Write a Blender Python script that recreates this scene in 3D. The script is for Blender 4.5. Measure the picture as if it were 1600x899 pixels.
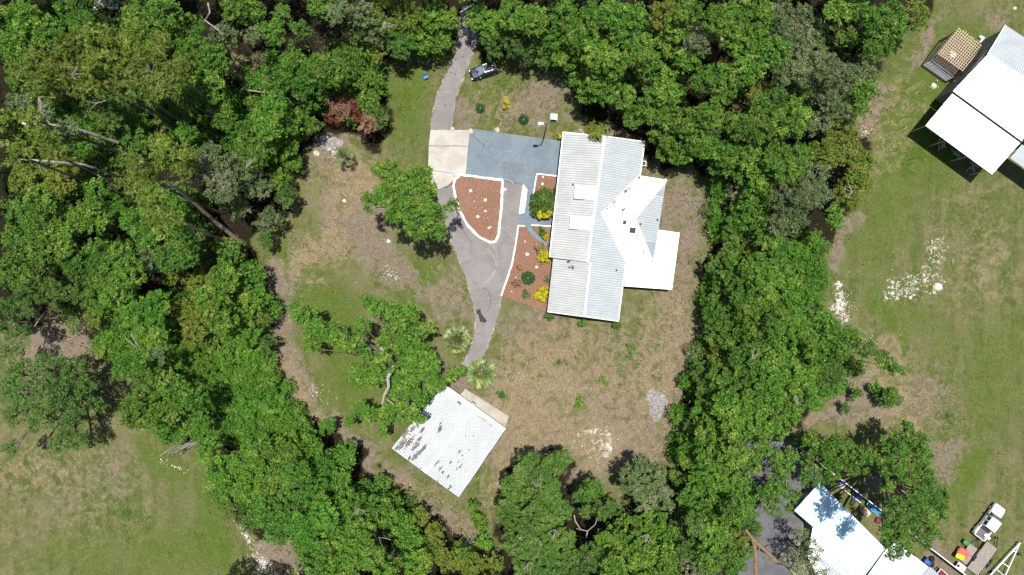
import bpy, math, random
import numpy as np
from mathutils import Vector, Matrix
rng = np.random.default_rng(11); random.seed(11)
S = bpy.context.scene
for o in list(bpy.data.objects): bpy.data.objects.remove(o)
COL = S.collection
# ---------------- camera, sky, sun, exposure ----------------
CAM_H = 107.0
cam = bpy.data.cameras.new('camera'); co = bpy.data.objects.new('camera', cam); COL.objects.link(co)
co.location = (0, 0, CAM_H); co.rotation_euler = (0, 0, 0)
cam.sensor_width = 36; cam.lens = 36*CAM_H/160.0; cam.clip_end = 6000; cam.clip_start = 0.5
S.camera = co
SUNV = Vector((0.045, 0.134, 1.0)).normalized()
w = bpy.data.worlds.new('World'); S.world = w; w.use_nodes = True
nt = w.node_tree; sk = nt.nodes.new('ShaderNodeTexSky'); sk.sky_type = 'NISHITA'; sk.sun_disc = False
sk.sun_elevation = math.asin(SUNV.z); sk.sun_rotation = math.atan2(SUNV.x, SUNV.y)
bg = nt.nodes['Background']; bg.inputs['Strength'].default_value = 0.075
nt.links.new(sk.outputs[0], bg.inputs[0])
sl = bpy.data.lights.new('sun', 'SUN'); sl.energy = 5.0; sl.angle = math.radians(0.5); sl.color = (1, .965, .9)
so = bpy.data.objects.new('sun', sl); COL.objects.link(so); so.rotation_euler = SUNV.to_track_quat('Z', 'Y').to_euler()
so.location = SUNV*200
S.view_settings.view_transform = 'Standard'; S.view_settings.look = 'None'; S.view_settings.gamma = 1
S.view_settings.exposure = 0.35
S.render.engine = 'CYCLES'

# ---------------- helpers ----------------
def P(x, y, h=0.0):
    """world point at height h that lies over image point (x, y) of the 1600x899 photograph"""
    k = 0.1*(CAM_H-h)/CAM_H
    return Vector(((x-800)*k, (449.5-y)*k, h))
def tag(o, label=None, cat=None, group=None, kind=None):
    if label: o['label'] = label
    if cat: o['category'] = cat
    if group: o['group'] = group
    if kind: o['kind'] = kind
    return o
def empty(name, loc, label, cat, group=None, rz=0):
    o = bpy.data.objects.new(name, None); COL.objects.link(o); o.location = loc; o.rotation_euler = (0, 0, rz)
    o.empty_display_size = .3
    return tag(o, label, cat, group)
def link_mesh(name, me, parent=None, mats=()):
    for m in mats: me.materials.append(m)
    o = bpy.data.objects.new(name, me); COL.objects.link(o)
    if parent is not None:
        o.parent = parent
    return o
class MB:
    """collects faces; build() links ONE mesh; coordinates are relative to the parent"""
    def __init__(s): s.v = []; s.f = []; s.mi = []; s.m = 0
    def add(s, vs, fs):
        n = len(s.v); s.v += [tuple(v) for v in vs]; s.f += [tuple(i+n for i in f) for f in fs]; s.mi += [s.m]*len(fs); return s
    def box(s, x0, x1, y0, y1, z0, z1, M=None):
        v = [Vector(p) for p in ((x0,y0,z0),(x1,y0,z0),(x1,y1,z0),(x0,y1,z0),(x0,y0,z1),(x1,y0,z1),(x1,y1,z1),(x0,y1,z1))]
        if M is not None: v = [M @ p for p in v]
        return s.add(v, [(0,3,2,1),(4,5,6,7),(0,1,5,4),(1,2,6,5),(2,3,7,6),(3,0,4,7)])
    def prism(s, poly, z0, z1):
        """poly: list of (x,y); z0/z1 numbers"""
        if area2(poly) < 0: poly = poly[::-1]
        n = len(poly); v = [(p[0], p[1], z0) for p in poly]+[(p[0], p[1], z1) for p in poly]
        return s.add(v, [tuple(range(n))[::-1], tuple(range(n, 2*n))]+[(i, (i+1) % n, n+(i+1) % n, n+i) for i in range(n)])
    def slab(s, pts, t):
        """3D planar polygon thickened downward by t"""
        pts = [Vector(p) for p in pts]
        if area2([(p.x, p.y) for p in pts]) < 0: pts = pts[::-1]
        n = len(pts); v = pts+[p-Vector((0,0,t)) for p in pts]
        return s.add(v, [tuple(range(n)), tuple(range(n, 2*n))[::-1]]+[((i+1) % n, i, n+i, n+(i+1) % n) for i in range(n)])
    def tube(s, pts, rad, sides=6, cap=True):
        v, f = tube_geo(pts, rad, sides, cap); return s.add(v, f)
    def bar(s, a, b, w_, h_, up=Vector((0,0,1))):
        a = Vector(a); b = Vector(b); d = (b-a); L = d.length; d.normalize()
        sd = d.cross(up); sd = sd.normalized() if sd.length > 1e-5 else Vector((1,0,0)); u = sd.cross(d)
        v = [a+sd*(i*w_/2)+u*(j*h_/2) for i, j in ((-1,-1),(1,-1),(1,1),(-1,1))]; v += [p+d*L for p in v]
        return s.add(v, [(0,1,2,3),(7,6,5,4),(0,4,5,1),(1,5,6,2),(2,6,7,3),(3,7,4,0)])
    def build(s, name, mats, parent=None, org=None, smooth=False):
        if not isinstance(mats, (list, tuple)): mats = [mats]
        me = bpy.data.meshes.new(name)
        v = s.v
        if org is not None: v = [(p[0]-org[0], p[1]-org[1], p[2]-org[2]) for p in v]
        me.from_pydata(v, [], s.f)
        for m in mats: me.materials.append(m)
        if len(mats) > 1: me.polygons.foreach_set('material_index', s.mi)
        if smooth: me.polygons.foreach_set('use_smooth', [True]*len(me.polygons))
        me.update()
        o = bpy.data.objects.new(name, me); COL.objects.link(o)
        if parent is not None: o.parent = parent
        elif org is not None: o.location = org
        return o
def area2(p): return sum(p[i][0]*p[(i+1) % len(p)][1]-p[(i+1) % len(p)][0]*p[i][1] for i in range(len(p)))
def tube_geo(pts, rad, sides=6, cap=True):
    pts = [Vector(p) for p in pts]; v = []; f = []
    n = len(pts)
    for i, p in enumerate(pts):
        d = (pts[min(i+1, n-1)]-pts[max(i-1, 0)]).normalized()
        a = d.cross(Vector((0.13, 0.97, 0.21))); a.normalize(); b = d.cross(a)
        for k in range(sides):
            t = 2*math.pi*k/sides; v.append(p+(a*math.cos(t)+b*math.sin(t))*rad[i])
    for i in range(n-1):
        for k in range(sides):
            k2 = (k+1) % sides; f.append((i*sides+k, i*sides+k2, (i+1)*sides+k2, (i+1)*sides+k))
    if cap: f.append(tuple(range(sides))[::-1]); f.append(tuple((n-1)*sides+k for k in range(sides)))
    return v, f
def np_mesh(name, V, quads=None, tris=None, tone=None, mat_index=None):
    me = bpy.data.meshes.new(name)
    V = np.asarray(V, np.float32); me.vertices.add(len(V)); me.vertices.foreach_set('co', V.ravel())
    idx = []; tot = []
    if quads is not None and len(quads): idx.append(np.asarray(quads).ravel()); tot.append(np.full(len(quads), 4))
    if tris is not None and len(tris): idx.append(np.asarray(tris).ravel()); tot.append(np.full(len(tris), 3))
    idx = np.concatenate(idx).astype(np.int32); tot = np.concatenate(tot).astype(np.int32)
    st = np.concatenate([[0], np.cumsum(tot)[:-1]]).astype(np.int32)
    me.loops.add(len(idx)); me.loops.foreach_set('vertex_index', idx)
    me.polygons.add(len(tot)); me.polygons.foreach_set('loop_start', st); me.polygons.foreach_set('loop_total', tot)
    if tone is not None:
        a = me.attributes.new('tone', 'FLOAT', 'FACE'); a.data.foreach_set('value', np.asarray(tone, np.float32))
    if mat_index is not None: me.polygons.foreach_set('material_index', np.asarray(mat_index, np.int32))
    me.update(calc_edges=True); return me
def copy_tree(root, loc, rz, label=None, group=None):
    r = root.copy(); COL.objects.link(r); r.location = loc; r.rotation_euler = (root.rotation_euler.x, root.rotation_euler.y, rz)
    if label: r['label'] = label
    if group: r['group'] = group
    for ch in list(root.children):
        c = ch.copy(); COL.objects.link(c); c.parent = r
        for g in ch.children:
            d = g.copy(); COL.objects.link(d); d.parent = c
    return r

# ---------------- materials ----------------
class NM:
    def __init__(s, name):
        s.m = bpy.data.materials.new(name); s.m.use_nodes = True; s.t = s.m.node_tree; s.n = s.t.nodes; s.l = s.t.links
        s.b = s.n['Principled BSDF']; s.out = s.n['Material Output']
        s.co = None
    def coord(s):
        if s.co is None: s.co = s.n.new('ShaderNodeNewGeometry').outputs['Position']
        return s.co
    def noise(s, scale, detail=4, rough=.55, stretch=None, dist=0, out='Fac', ang=0):
        n = s.n.new('ShaderNodeTexNoise'); n.inputs['Scale'].default_value = scale; n.inputs['Detail'].default_value = detail
        n.inputs['Roughness'].default_value = rough; n.inputs['Distortion'].default_value = dist
        c = s.coord()
        if stretch:
            mp = s.n.new('ShaderNodeMapping'); mp.inputs['Scale'].default_value = stretch; mp.inputs['Rotation'].default_value = (0, 0, ang)
            s.l.new(c, mp.inputs[0]); c = mp.outputs[0]
        s.l.new(c, n.inputs['Vector']); return n.outputs[out]
    def math(s, op, a, b=None, clamp=False):
        n = s.n.new('ShaderNodeMath'); n.operation = op; n.use_clamp = clamp
        for i, x in enumerate((a, b)):
            if x is None: continue
            if isinstance(x, (int, float)): n.inputs[i].default_value = x
            else: s.l.new(x, n.inputs[i])
        return n.outputs[0]
    def rng(s, x, a, b, c=0, d=1, smooth=True):
        n = s.n.new('ShaderNodeMapRange'); n.interpolation_type = 'SMOOTHSTEP' if smooth else 'LINEAR'
        s.l.new(x, n.inputs[0])
        for i, v in enumerate((a, b, c, d)): n.inputs[i+1].default_value = v
        return n.outputs[0]
    def mix(s, f, a, b, mode='MIX'):
        n = s.n.new('ShaderNodeMix'); n.data_type = 'RGBA'; n.blend_type = mode; n.clamp_result = False
        for i, x in ((0, f), (6, a), (7, b)):
            if isinstance(x, (int, float)): n.inputs[i].default_value = x
            elif isinstance(x, (tuple, list)): n.inputs[i].default_value = (*x[:3], 1)
            else: s.l.new(x, n.inputs[i])
        return n.outputs[2]
    def attr(s, name, out='Fac'):
        n = s.n.new('ShaderNodeAttribute'); n.attribute_name = name; return n.outputs[out]
    def hsv(s, c, h=.5, sa=1., v=1.):
        n = s.n.new('ShaderNodeHueSaturation')
        for i, x in ((0, h), (1, sa), (2, v)):
            if isinstance(x, (int, float)): n.inputs[i].default_value = x
            else: s.l.new(x, n.inputs[i])
        if isinstance(c, tuple): n.inputs[4].default_value = (*c, 1)
        else: s.l.new(c, n.inputs[4])
        return n.outputs[0]
    def bump(s, h, strength=.5, dist=.05):
        n = s.n.new('ShaderNodeBump'); n.inputs['Strength'].default_value = strength; n.inputs['Distance'].default_value = dist
        s.l.new(h, n.inputs['Height']); s.l.new(n.outputs[0], s.b.inputs['Normal'])
    def done(s, col, rough=.8, metal=0, spec=.3):
        if isinstance(col, tuple): s.b.inputs['Base Color'].default_value = (*col, 1)
        else: s.l.new(col, s.b.inputs['Base Color'])
        if isinstance(rough, (int, float)): s.b.inputs['Roughness'].default_value = rough
        else: s.l.new(rough, s.b.inputs['Roughness'])
        s.b.inputs['Metallic'].default_value = metal; s.b.inputs['Specular IOR Level'].default_value = spec
        return s.m
def simple(name, col, rough=.7, metal=0, spec=.3, var=.15, scale=3.0):
    a = NM(name); n = a.noise(scale, 5); v = a.rng(n, .3, .7, 1-var, 1+var, False)
    return a.done(a.hsv(col, v=v), rough, metal, spec)
def leafmat(name, c1, c2, c3=None, trans=.3, var=.35, dead=0.0, deadc=(.22,.13,.06), rough=.55, spec=.25):
    a = NM(name); g = a.n.new('ShaderNodeNewGeometry'); isl = g.outputs['Random Per Island']
    oi = a.n.new('ShaderNodeObjectInfo').outputs['Random']
    big = a.rng(a.noise(.16, 3), .35, .65)
    t = a.attr('tone')
    c = a.mix(a.math('ADD', a.math('MULTIPLY', t, .6), a.math('MULTIPLY', big, .4)), c1, c2)
    if c3: c = a.mix(a.rng(a.noise(.45, 2), .52, .68), c, c3)
    c = a.hsv(c, h=a.rng(isl, 0, 1, .485, .515, False), v=a.rng(isl, 0, 1, 1-var, 1+var*1.1, False))
    c = a.hsv(c, h=a.rng(a.math('FRACT', a.math('MULTIPLY', oi, 7.13)), 0, 1, .508, .488, False), v=a.rng(oi, 0, 1, .82, 1.2, False))
    if dead: c = a.mix(a.rng(a.math('ADD', isl, a.math('MULTIPLY', t, .0)), 1-dead, 1-dead+.01), c, deadc)
    a.done(c, rough, 0, spec)
    tr = a.n.new('ShaderNodeBsdfTranslucent'); a.l.new(a.hsv(c, h=.48, sa=1.1, v=1.2), tr.inputs[0])
    mx = a.n.new('ShaderNodeMixShader'); mx.inputs[0].default_value = trans
    a.l.new(a.b.outputs[0], mx.inputs[1]); a.l.new(tr.outputs[0], mx.inputs[2]); a.l.new(mx.outputs[0], a.out.inputs[0])
    return a.m
M = {}
M['leaf_b'] = leafmat('leaf_bright', (.042,.116,.010), (.098,.20,.020), (.15,.23,.032), trans=.2, var=.7)
M['leaf_d'] = leafmat('leaf_dark', (.036,.09,.013), (.08,.152,.022), (.105,.165,.034), trans=.15, var=.55)
M['leaf_m'] = leafmat('leaf_mossy', (.06,.105,.028), (.11,.155,.05), (.17,.18,.10), trans=.15, var=.55, dead=.07, deadc=(.26,.24,.17))
M['leaf_y'] = leafmat('leaf_yellowgreen', (.085,.14,.014), (.15,.20,.025), (.20,.21,.035), trans=.2, var=.5, dead=.03)
M['leaf_s'] = leafmat('leaf_shrub', (.045,.13,.010), (.098,.212,.018), (.145,.235,.03), trans=.17, var=.5)
M['leaf_gold'] = leafmat('leaf_gold', (.36,.34,.015), (.55,.49,.02), None, var=.4)
M['leaf_red'] = leafmat('leaf_red', (.09,.02,.02), (.2,.05,.03), (.25,.1,.05))
M['leaf_dead'] = leafmat('leaf_dead', (.12,.06,.035), (.25,.14,.08), (.3,.2,.1), trans=.1)
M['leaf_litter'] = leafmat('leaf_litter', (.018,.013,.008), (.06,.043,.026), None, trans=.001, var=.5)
M['needle'] = leafmat('pine_needle', (.11,.18,.022), (.20,.285,.045), (.28,.33,.09), trans=.25, var=.5, dead=.03, deadc=(.3,.26,.14))
M['palm'] = leafmat('palm_frond', (.07,.12,.035), (.20,.25,.085), (.30,.32,.11), trans=.1, var=.7, rough=.4)
M['cycad'] = leafmat('cycad_frond', (.02,.06,.02), (.04,.1,.03), None, trans=.15, var=.3, rough=.4)
M['bark'] = simple('bark', (.13,.105,.085), .95, var=.45, scale=4)
M['bark_pale'] = simple('bark_pale', (.30,.27,.23), .9, var=.3, scale=3)
M['bark_pine'] = simple('bark_pine', (.17,.13,.11), .95, var=.4, scale=3)
M['bark_orange'] = simple('bark_orange', (.22,.135,.075), .9, var=.35, scale=3)
# ---------------- ground ----------------
def pix_grid():
    x0, x1, y0, y1, st = -95., 95., -58., 58., .4
    xs = np.arange(x0, x1+.01, st); ys = np.arange(y0, y1+.01, st)
    return xs, ys
def sdf_poly(px, py, poly):
    """signed distance (px), positive inside"""
    d = np.full(px.shape, 1e9); ins = np.zeros(px.shape, bool); n = len(poly)
    for i in range(n):
        ax, ay = poly[i]; bx, by = poly[(i+1) % n]
        vx, vy = bx-ax, by-ay; L = vx*vx+vy*vy+1e-9
        t = np.clip(((px-ax)*vx+(py-ay)*vy)/L, 0, 1)
        d = np.minimum(d, np.hypot(px-ax-t*vx, py-ay-t*vy))
        c = ((ay > py) != (by > py)) & (px < (bx-ax)*(py-ay)/(by-ay+1e-12)+ax); ins ^= c
    return np.where(ins, d, -d)
def vnoise(x, y, sc, seed):
    r = np.random.default_rng(seed).random((97, 97)); x = x/sc; y = y/sc
    xi = np.floor(x).astype(int); yi = np.floor(y).astype(int); fx = x-xi; fy = y-yi
    fx = fx*fx*(3-2*fx); fy = fy*fy*(3-2*fy); g = lambda a, b: r[a % 97, b % 97]
    return (g(xi,yi)*(1-fx)+g(xi+1,yi)*fx)*(1-fy)+(g(xi,yi+1)*(1-fx)+g(xi+1,yi+1)*fx)*fy
FOREST = [
 [(-150,-130),(1480,-130),(1462,0),(1422,48),(1396,80),(1372,110),(1345,165),(1338,205),(1362,240),(1362,285),(1335,325),(1305,365),(1280,395),(1278,440),(1298,500),(1315,535),(1325,555),(1300,575),(1285,600),(1270,640),(1240,680),(1190,720),(1175,780),(1165,830),(1180,1030),(320,1030),(480,899),(400,850),(370,810),(345,770),(318,715),(280,690),(240,665),(205,660),(188,630),(195,590),(150,560),(135,535),(130,500),(125,480),(85,488),(30,520),(-150,560)],
]
CLEAR = [  # yard inside the wood
 [(595,100),(640,95),(700,60),(745,60),(748,110),(775,95),(830,92),(868,100),(885,145),(905,170),(935,195),(985,205),(1010,235),(1040,262),(1100,270),(1128,300),(1135,335),(1118,375),(1102,400),(1108,440),(1105,490),(1095,540),(1075,590),(1065,620),(1068,650),(1055,690),(1050,735),(1020,745),(985,735),(975,790),(935,770),(900,770),(890,730),(860,708),(800,722),(785,770),(780,860),(730,845),(690,815),(655,790),(620,760),(590,750),(575,705),(540,690),(510,665),(470,640),(440,610),(425,560),(415,500),(418,440),(398,400),(402,375),(450,330),(450,280),(490,215),(530,205),(590,235),(605,200),(600,150),(590,120)],
 [(205,135),(260,140),(310,190),(300,230),(230,200)],[(370,85),(400,90),(400,120),(375,115)],[(160,280),(240,290),(290,330),(330,370),(300,380),(240,345),(170,310)],
 [(0,180),(25,205),(20,230),(0,225)],
 [(360,800),(400,835),(450,852),(482,890),(500,940),(360,940)],
]
def ell(cx, cy, rx, ry, a=0): return ('e', cx, cy, rx, ry, math.radians(a))
FEAT = {
 'soil': [(.8,ell(436,450,16,45,8)),(.8,ell(432,520,15,50,-6)),(.8,ell(452,590,15,42,-28)),(.8,ell(490,640,36,13,38)),(.8,ell(560,700,50,14,38)),(.8,ell(640,775,60,15,42)),(.6,ell(1335,600,40,25)),(.6,ell(430,870,40,25,40)),(.75,ell(520,215,42,20)),(.7,ell(570,330,55,45)),(.75,ell(590,400,60,32,45)),(.8,ell(530,320,24,50,-8)),(.6,ell(425,430,22,26)),(.7,ell(430,455,26,16)),(.6,ell(500,250,40,26,-40)),(.7,ell(640,440,40,18,30)),(.9,ell(440,500,22,70,5)),(.8,ell(455,590,22,60,-30)),(.8,ell(520,660,50,14,35)),(.8,ell(560,690,40,14,15)),(.7,ell(630,760,70,20,42)),(.6,ell(720,820,70,22,20)),
   (.5,ell(960,590,150,110)),(.4,ell(870,640,80,80)),(.55,ell(830,520,60,40)),(.6,ell(900,720,90,50)),(.6,ell(1060,420,38,110,4)),(.7,ell(1060,330,30,60)),(.6,ell(1000,680,70,60)),(.6,ell(1080,600,30,70)),
   (.7,ell(720,600,30,60,60)),(.7,ell(810,640,30,60,-35)),(.7,ell(780,700,40,60)),(.6,ell(700,470,45,45)),(.7,ell(720,180,30,30)),(.6,ell(830,170,60,40)),(.5,ell(860,130,40,30)),(.8,ell(960,210,50,14,15)),(.7,ell(1020,235,20,40)),
   (.9,ell(1335,345,20,14,-40)),(.9,ell(1300,400,14,48,14)),(.7,ell(1370,170,16,60,25)),(.6,ell(1450,60,14,60,20)),(.5,ell(1560,30,30,20)),(.6,ell(1450,620,50,40,30)),(.7,ell(1480,720,34,34)),(.6,ell(1360,640,50,30)),(.8,ell(1270,665,35,12,-25)),(.25,ell(1560,430,60,60)),(.7,ell(1340,640,40,25)),
   (.8,ell(1400,770,60,18,40)),(.8,ell(1470,860,50,20,40)),(.8,ell(1480,880,70,22)),
   (.7,ell(80,560,90,40,-30)),(.8,ell(100,510,45,32,-30)),(.3,ell(60,760,110,60)),(.3,ell(180,700,40,80)),(.8,ell(430,860,30,24)),(.7,ell(300,690,40,16)),(.7,ell(250,165,50,25,35)),(.8,ell(240,330,70,30,30)),(.2,ell(200,800,120,80))],
 'dry': [(.3,ell(1545,400,50,90)),(.25,ell(1500,310,50,22,-30)),(.25,ell(1430,660,50,26)),(.3,ell(560,300,60,50)),(.8,ell(545,275,46,45)),(.75,ell(530,370,20,45)),(.7,ell(480,400,40,40,-30)),(.6,ell(450,600,26,70,-30)),(.7,ell(500,655,50,18,25)),(.55,ell(950,640,160,120)),(.6,ell(820,620,70,70)),(.5,ell(1050,500,50,90)),(.7,ell(920,690,40,30)),(.7,ell(800,750,50,60,10)),(.6,ell(640,770,60,15,42)),(.5,ell(620,520,50,40)),(.4,ell(690,450,60,50)),(.45,ell(780,160,50,50)),(.4,ell(870,110,40,30)),
   (.3,ell(100,800,190,110)),(.35,ell(60,720,100,40)),(.25,ell(1500,430,80,70)),(.2,ell(1540,700,60,120,20)),(.5,ell(1420,640,70,50)),(.5,ell(1390,200,60,120,25)),(.4,ell(880,520,100,60)),(.6,ell(1390,560,40,60)),(.6,ell(240,170,60,25,35))],
 'sand': [(.3,ell(1440,400,80,60,-35)),(.3,ell(1530,360,50,70)),(.25,ell(1500,470,60,30)),(.55,ell(515,225,14,10)),(.7,ell(515,235,5,10)),(.5,ell(605,375,8,12)),(.55,ell(610,430,22,14,30)),(.55,ell(495,612,35,14,30)),(.5,ell(500,650,30,10,20)),(.55,ell(930,690,32,24)),(.8,ell(945,695,8,18)),(.6,ell(925,680,20,6,-10)),(.7,ell(1318,478,17,34)),(.75,ell(1313,465,10,22)),(.45,ell(1360,530,20,12,40)),(.5,ell(1430,440,60,22,-28)),(.5,ell(1460,385,18,22)),(.8,ell(1466,448,8,6)),(.5,ell(1395,457,22,14)),
   (.5,ell(1360,600,22,12)),(.5,ell(1258,665,14,8)),(.7,ell(365,795,7,6)),(.7,ell(385,840,8,30,-42)),(.8,ell(410,878,14,20,-40)),(.75,ell(470,888,10,14)),(.5,ell(275,730,40,8,22)),(.6,ell(1460,135,7,6)),(.5,ell(1352,205,9,10)),(.5,ell(790,190,8,5)),(.6,ell(908,205,10,6)),(.45,ell(640,780,12,6)),(.4,ell(1025,630,14,22)),(.5,ell(790,470,10,6)),(.45,ell(1470,160,12,6)),(.5,ell(1590,290,18,6,35)),(.4,ell(560,420,8,8))],
 'lush': [(.5,ell(470,440,60,50)),(.4,ell(500,520,50,60)),(.4,ell(640,440,70,40,40)),(.6,ell(640,180,40,70)),(.6,ell(630,140,40,40)),(.5,ell(660,440,70,40,40)),(.6,ell(530,480,60,40)),(.6,ell(560,610,70,60,30)),(.4,ell(450,390,50,40)),(.5,ell(540,520,30,40)),(.7,ell(780,110,30,20)),(.8,ell(780,140,25,10)),(.6,ell(845,180,22,14)),(.6,ell(850,570,22,25)),(.5,ell(860,530,24,20)),(.4,ell(930,530,40,14)),(.6,ell(980,545,10,20)),(.4,ell(1075,280,30,40)),(.4,ell(1000,520,60,20)),
   (.55,ell(1420,130,70,110,25)),(.6,ell(1450,240,90,70)),(.55,ell(1370,360,60,90,20)),(.5,ell(1430,500,90,40,30)),(.7,ell(1390,500,14,50,-30)),(.5,ell(1530,90,60,80)),(.5,ell(1570,590,80,140,20)),(.7,ell(1520,740,40,18,-50)),(.5,ell(1480,160,50,60)),(.45,ell(1400,700,50,40)),
   (.45,ell(300,820,70,90)),(.6,ell(250,720,60,26,35)),(.6,ell(340,830,20,80,-12)),(.5,ell(200,870,120,50)),(.3,ell(80,860,60,40)),(.5,ell(1500,780,40,40))],
}
def ground():
    xs, ys = pix_grid(); X, Y = np.meshgrid(xs, ys); nx, ny = len(xs), len(ys)
    px = X*10+800; py = 449.5-Y*10
    wx = px+(vnoise(px, py, 22, 1)-.5)*26+(vnoise(px, py, 7, 2)-.5)*10; wy = py+(vnoise(px, py, 22, 3)-.5)*26+(vnoise(px, py, 7, 4)-.5)*10
    lay = {}
    for k, fs in FEAT.items():
        a = np.zeros(px.shape)
        for wgt, (_, cx, cy, rx, ry, ang) in fs:
            dx = wx-cx; dy = wy-cy; c, s = math.cos(ang), math.sin(ang)
            d = np.hypot((dx*c+dy*s)/rx, (-dx*s+dy*c)/ry)
            a = 1-(1-a)*(1-wgt*np.clip(1.5-d, 0, 1)/1.0*np.where(d < .5, 1, 1))
        lay[k] = np.clip(a, 0, 1)
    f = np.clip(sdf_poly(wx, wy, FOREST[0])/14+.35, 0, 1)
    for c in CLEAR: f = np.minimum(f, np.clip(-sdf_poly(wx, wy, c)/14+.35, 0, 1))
    Z = (vnoise(px, py, 60, 8)-.5)*.05
    V = np.stack([X, Y, Z], -1).reshape(-1, 3)
    i = np.arange((ny-1)*nx).reshape(ny-1, nx)[:, :-1].ravel()
    Q = np.stack([i, i+1, i+1+nx, i+nx], 1)
    # outer apron to the horizon
    B = 4000.; n0 = len(V)
    V = np.vstack([V, [(-B,-B,-.1),(B,-B,-.1),(B,B,-.1),(-B,B,-.1)]])
    c0, c1, c2, c3 = 0, nx-1, ny*nx-1, (ny-1)*nx
    faces_extra = []
    edge_b = list(range(0, nx)); edge_r = [k*nx+nx-1 for k in range(ny)]; edge_t = [(ny-1)*nx+k for k in range(nx)][::-1]; edge_l = [k*nx for k in range(ny)][::-1]
    T = []
    for e, (A, Bc) in ((edge_b, (n0, n0+1)), (edge_r, (n0+1, n0+2)), (edge_t, (n0+2, n0+3)), (edge_l, (n0+3, n0))):
        m = len(e)//2
        for k in range(len(e)-1): T.append((e[k+1], e[k], A if k < m else Bc))
        T.append((e[m], A, Bc))
    me = np_mesh('ground', V, Q, np.array(T))
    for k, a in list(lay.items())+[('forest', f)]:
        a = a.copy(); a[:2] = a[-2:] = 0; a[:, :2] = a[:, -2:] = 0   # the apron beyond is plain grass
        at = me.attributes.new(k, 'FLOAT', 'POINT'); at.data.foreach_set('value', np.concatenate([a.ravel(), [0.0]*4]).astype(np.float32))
    me.polygons.foreach_set('use_smooth', [True]*len(me.polygons))
    a = NM('ground_cover')
    fine = a.noise(6, 6, .8, dist=.6); mott = a.noise(.55, 10, .78, dist=.5); mid = a.noise(1.4, 8, .75, dist=.4); big = a.noise(.10, 5, .65)
    fib = a.noise(6, 4, .75, stretch=(1, .25, 1), ang=.5, dist=1.5); fib2 = a.noise(6, 4, .75, stretch=(.25, 1, 1), ang=.2, dist=1.5)
    def strands(n, w_): return a.rng(a.math('ABSOLUTE', a.math('SUBTRACT', n, .5)), w_, 0)
    curl = strands(a.noise(1.6, 5, .7, dist=2.2), .035); curl2 = strands(a.noise(2.6, 4, .7, dist=1.6), .04)
    grass = a.mix(a.rng(mid, .36, .62), (.062,.095,.016), (.125,.14,.04))
    grass = a.mix(a.rng(mott, .47, .60), grass, (.165,.152,.066))
    grass = a.mix(a.math('MULTIPLY', a.rng(big, .48, .60), .6), grass, (.17,.148,.075))
    streak = a.noise(.5, 6, .65, stretch=(1, .14, 1), ang=-.75, dist=.3)
    grass = a.mix(a.math('MULTIPLY', a.rng(streak, .5, .62), .55), grass, (.185,.165,.085)); grass = a.mix(a.math('MULTIPLY', a.rng(streak, .46, .36), .5), grass, (.055,.09,.014))
    def m(k, amp=1.0, lo=.3, hi=.62, nz=None):
        z = a.math('SUBTRACT', a.math('ADD', a.math('MULTIPLY', mott, .6), a.math('MULTIPLY', mid, .4)) if nz is None else nz, .5)
        return a.rng(a.math('ADD', a.attr(k), a.math('MULTIPLY', z, amp*2)), lo, hi)
    c = a.mix(m('lush', 1.3, .25, .75), grass, a.mix(a.rng(fine, .35, .65), (.045,.09,.008), (.105,.155,.018)))
    soil = a.mix(a.rng(fine, .38, .62), (.13,.098,.072), (.255,.20,.15)); soil = a.mix(a.math('MULTIPLY', a.rng(mid, .5, .62), .7), soil, (.27,.22,.165)); soil = a.mix(a.math('MULTIPLY', a.rng(mid, .47, .36), .6), soil, (.12,.105,.092))
    c = a.mix(m('soil', 1.5, .25, .7), c, soil)
    dry = a.mix(a.rng(fib, .4, .62), (.145,.105,.055), (.32,.235,.135)); dry = a.mix(curl, dry, (.40,.325,.215))
    c = a.mix(m('dry', 1.7, .35, .8), c, dry)
    # small green patches breaking through
    c = a.mix(a.math('MULTIPLY', a.rng(a.noise(.33, 9, .75, dist=.6), .535, .60), .6), c, a.mix(fine, (.06,.09,.015), (.12,.14,.035)))
    # straws and blades everywhere
    c = a.mix(a.math('MULTIPLY', a.rng(fib, .55, .68), .5), c, (.27,.24,.15))
    c = a.mix(a.math('MULTIPLY', a.rng(fib2, .58, .7), .45), c, (.26,.23,.14))
    c = a.mix(a.math('MULTIPLY', curl2, a.rng(mott, .42, .6, 0, .45)), c, (.33,.28,.19))
    c = a.mix(a.math('MULTIPLY', a.rng(fine, .5, .36), .6), c, (.04,.048,.014))
    sand = m('sand', 2.2, .80, .92, nz=a.math('ADD', a.math('MULTIPLY', fine, .35), a.math('MULTIPLY', mid, .65)))
    c = a.mix(sand, c, a.mix(fine, (.38,.34,.28), (.75,.72,.66)))
    c = a.mix(m('forest', 1.7, .2, .75), c, a.mix(a.rng(fine, .42, .65), (.009,.008,.004), (.04,.032,.018)))  # leaf litter, blackened further to imitate shade between the crowns
    a.done(c, .95, 0, .1); a.bump(a.math('ADD', fine, fib), .9, .14)
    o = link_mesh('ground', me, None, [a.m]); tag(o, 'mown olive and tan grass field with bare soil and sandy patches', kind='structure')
    return o
ground()
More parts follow.
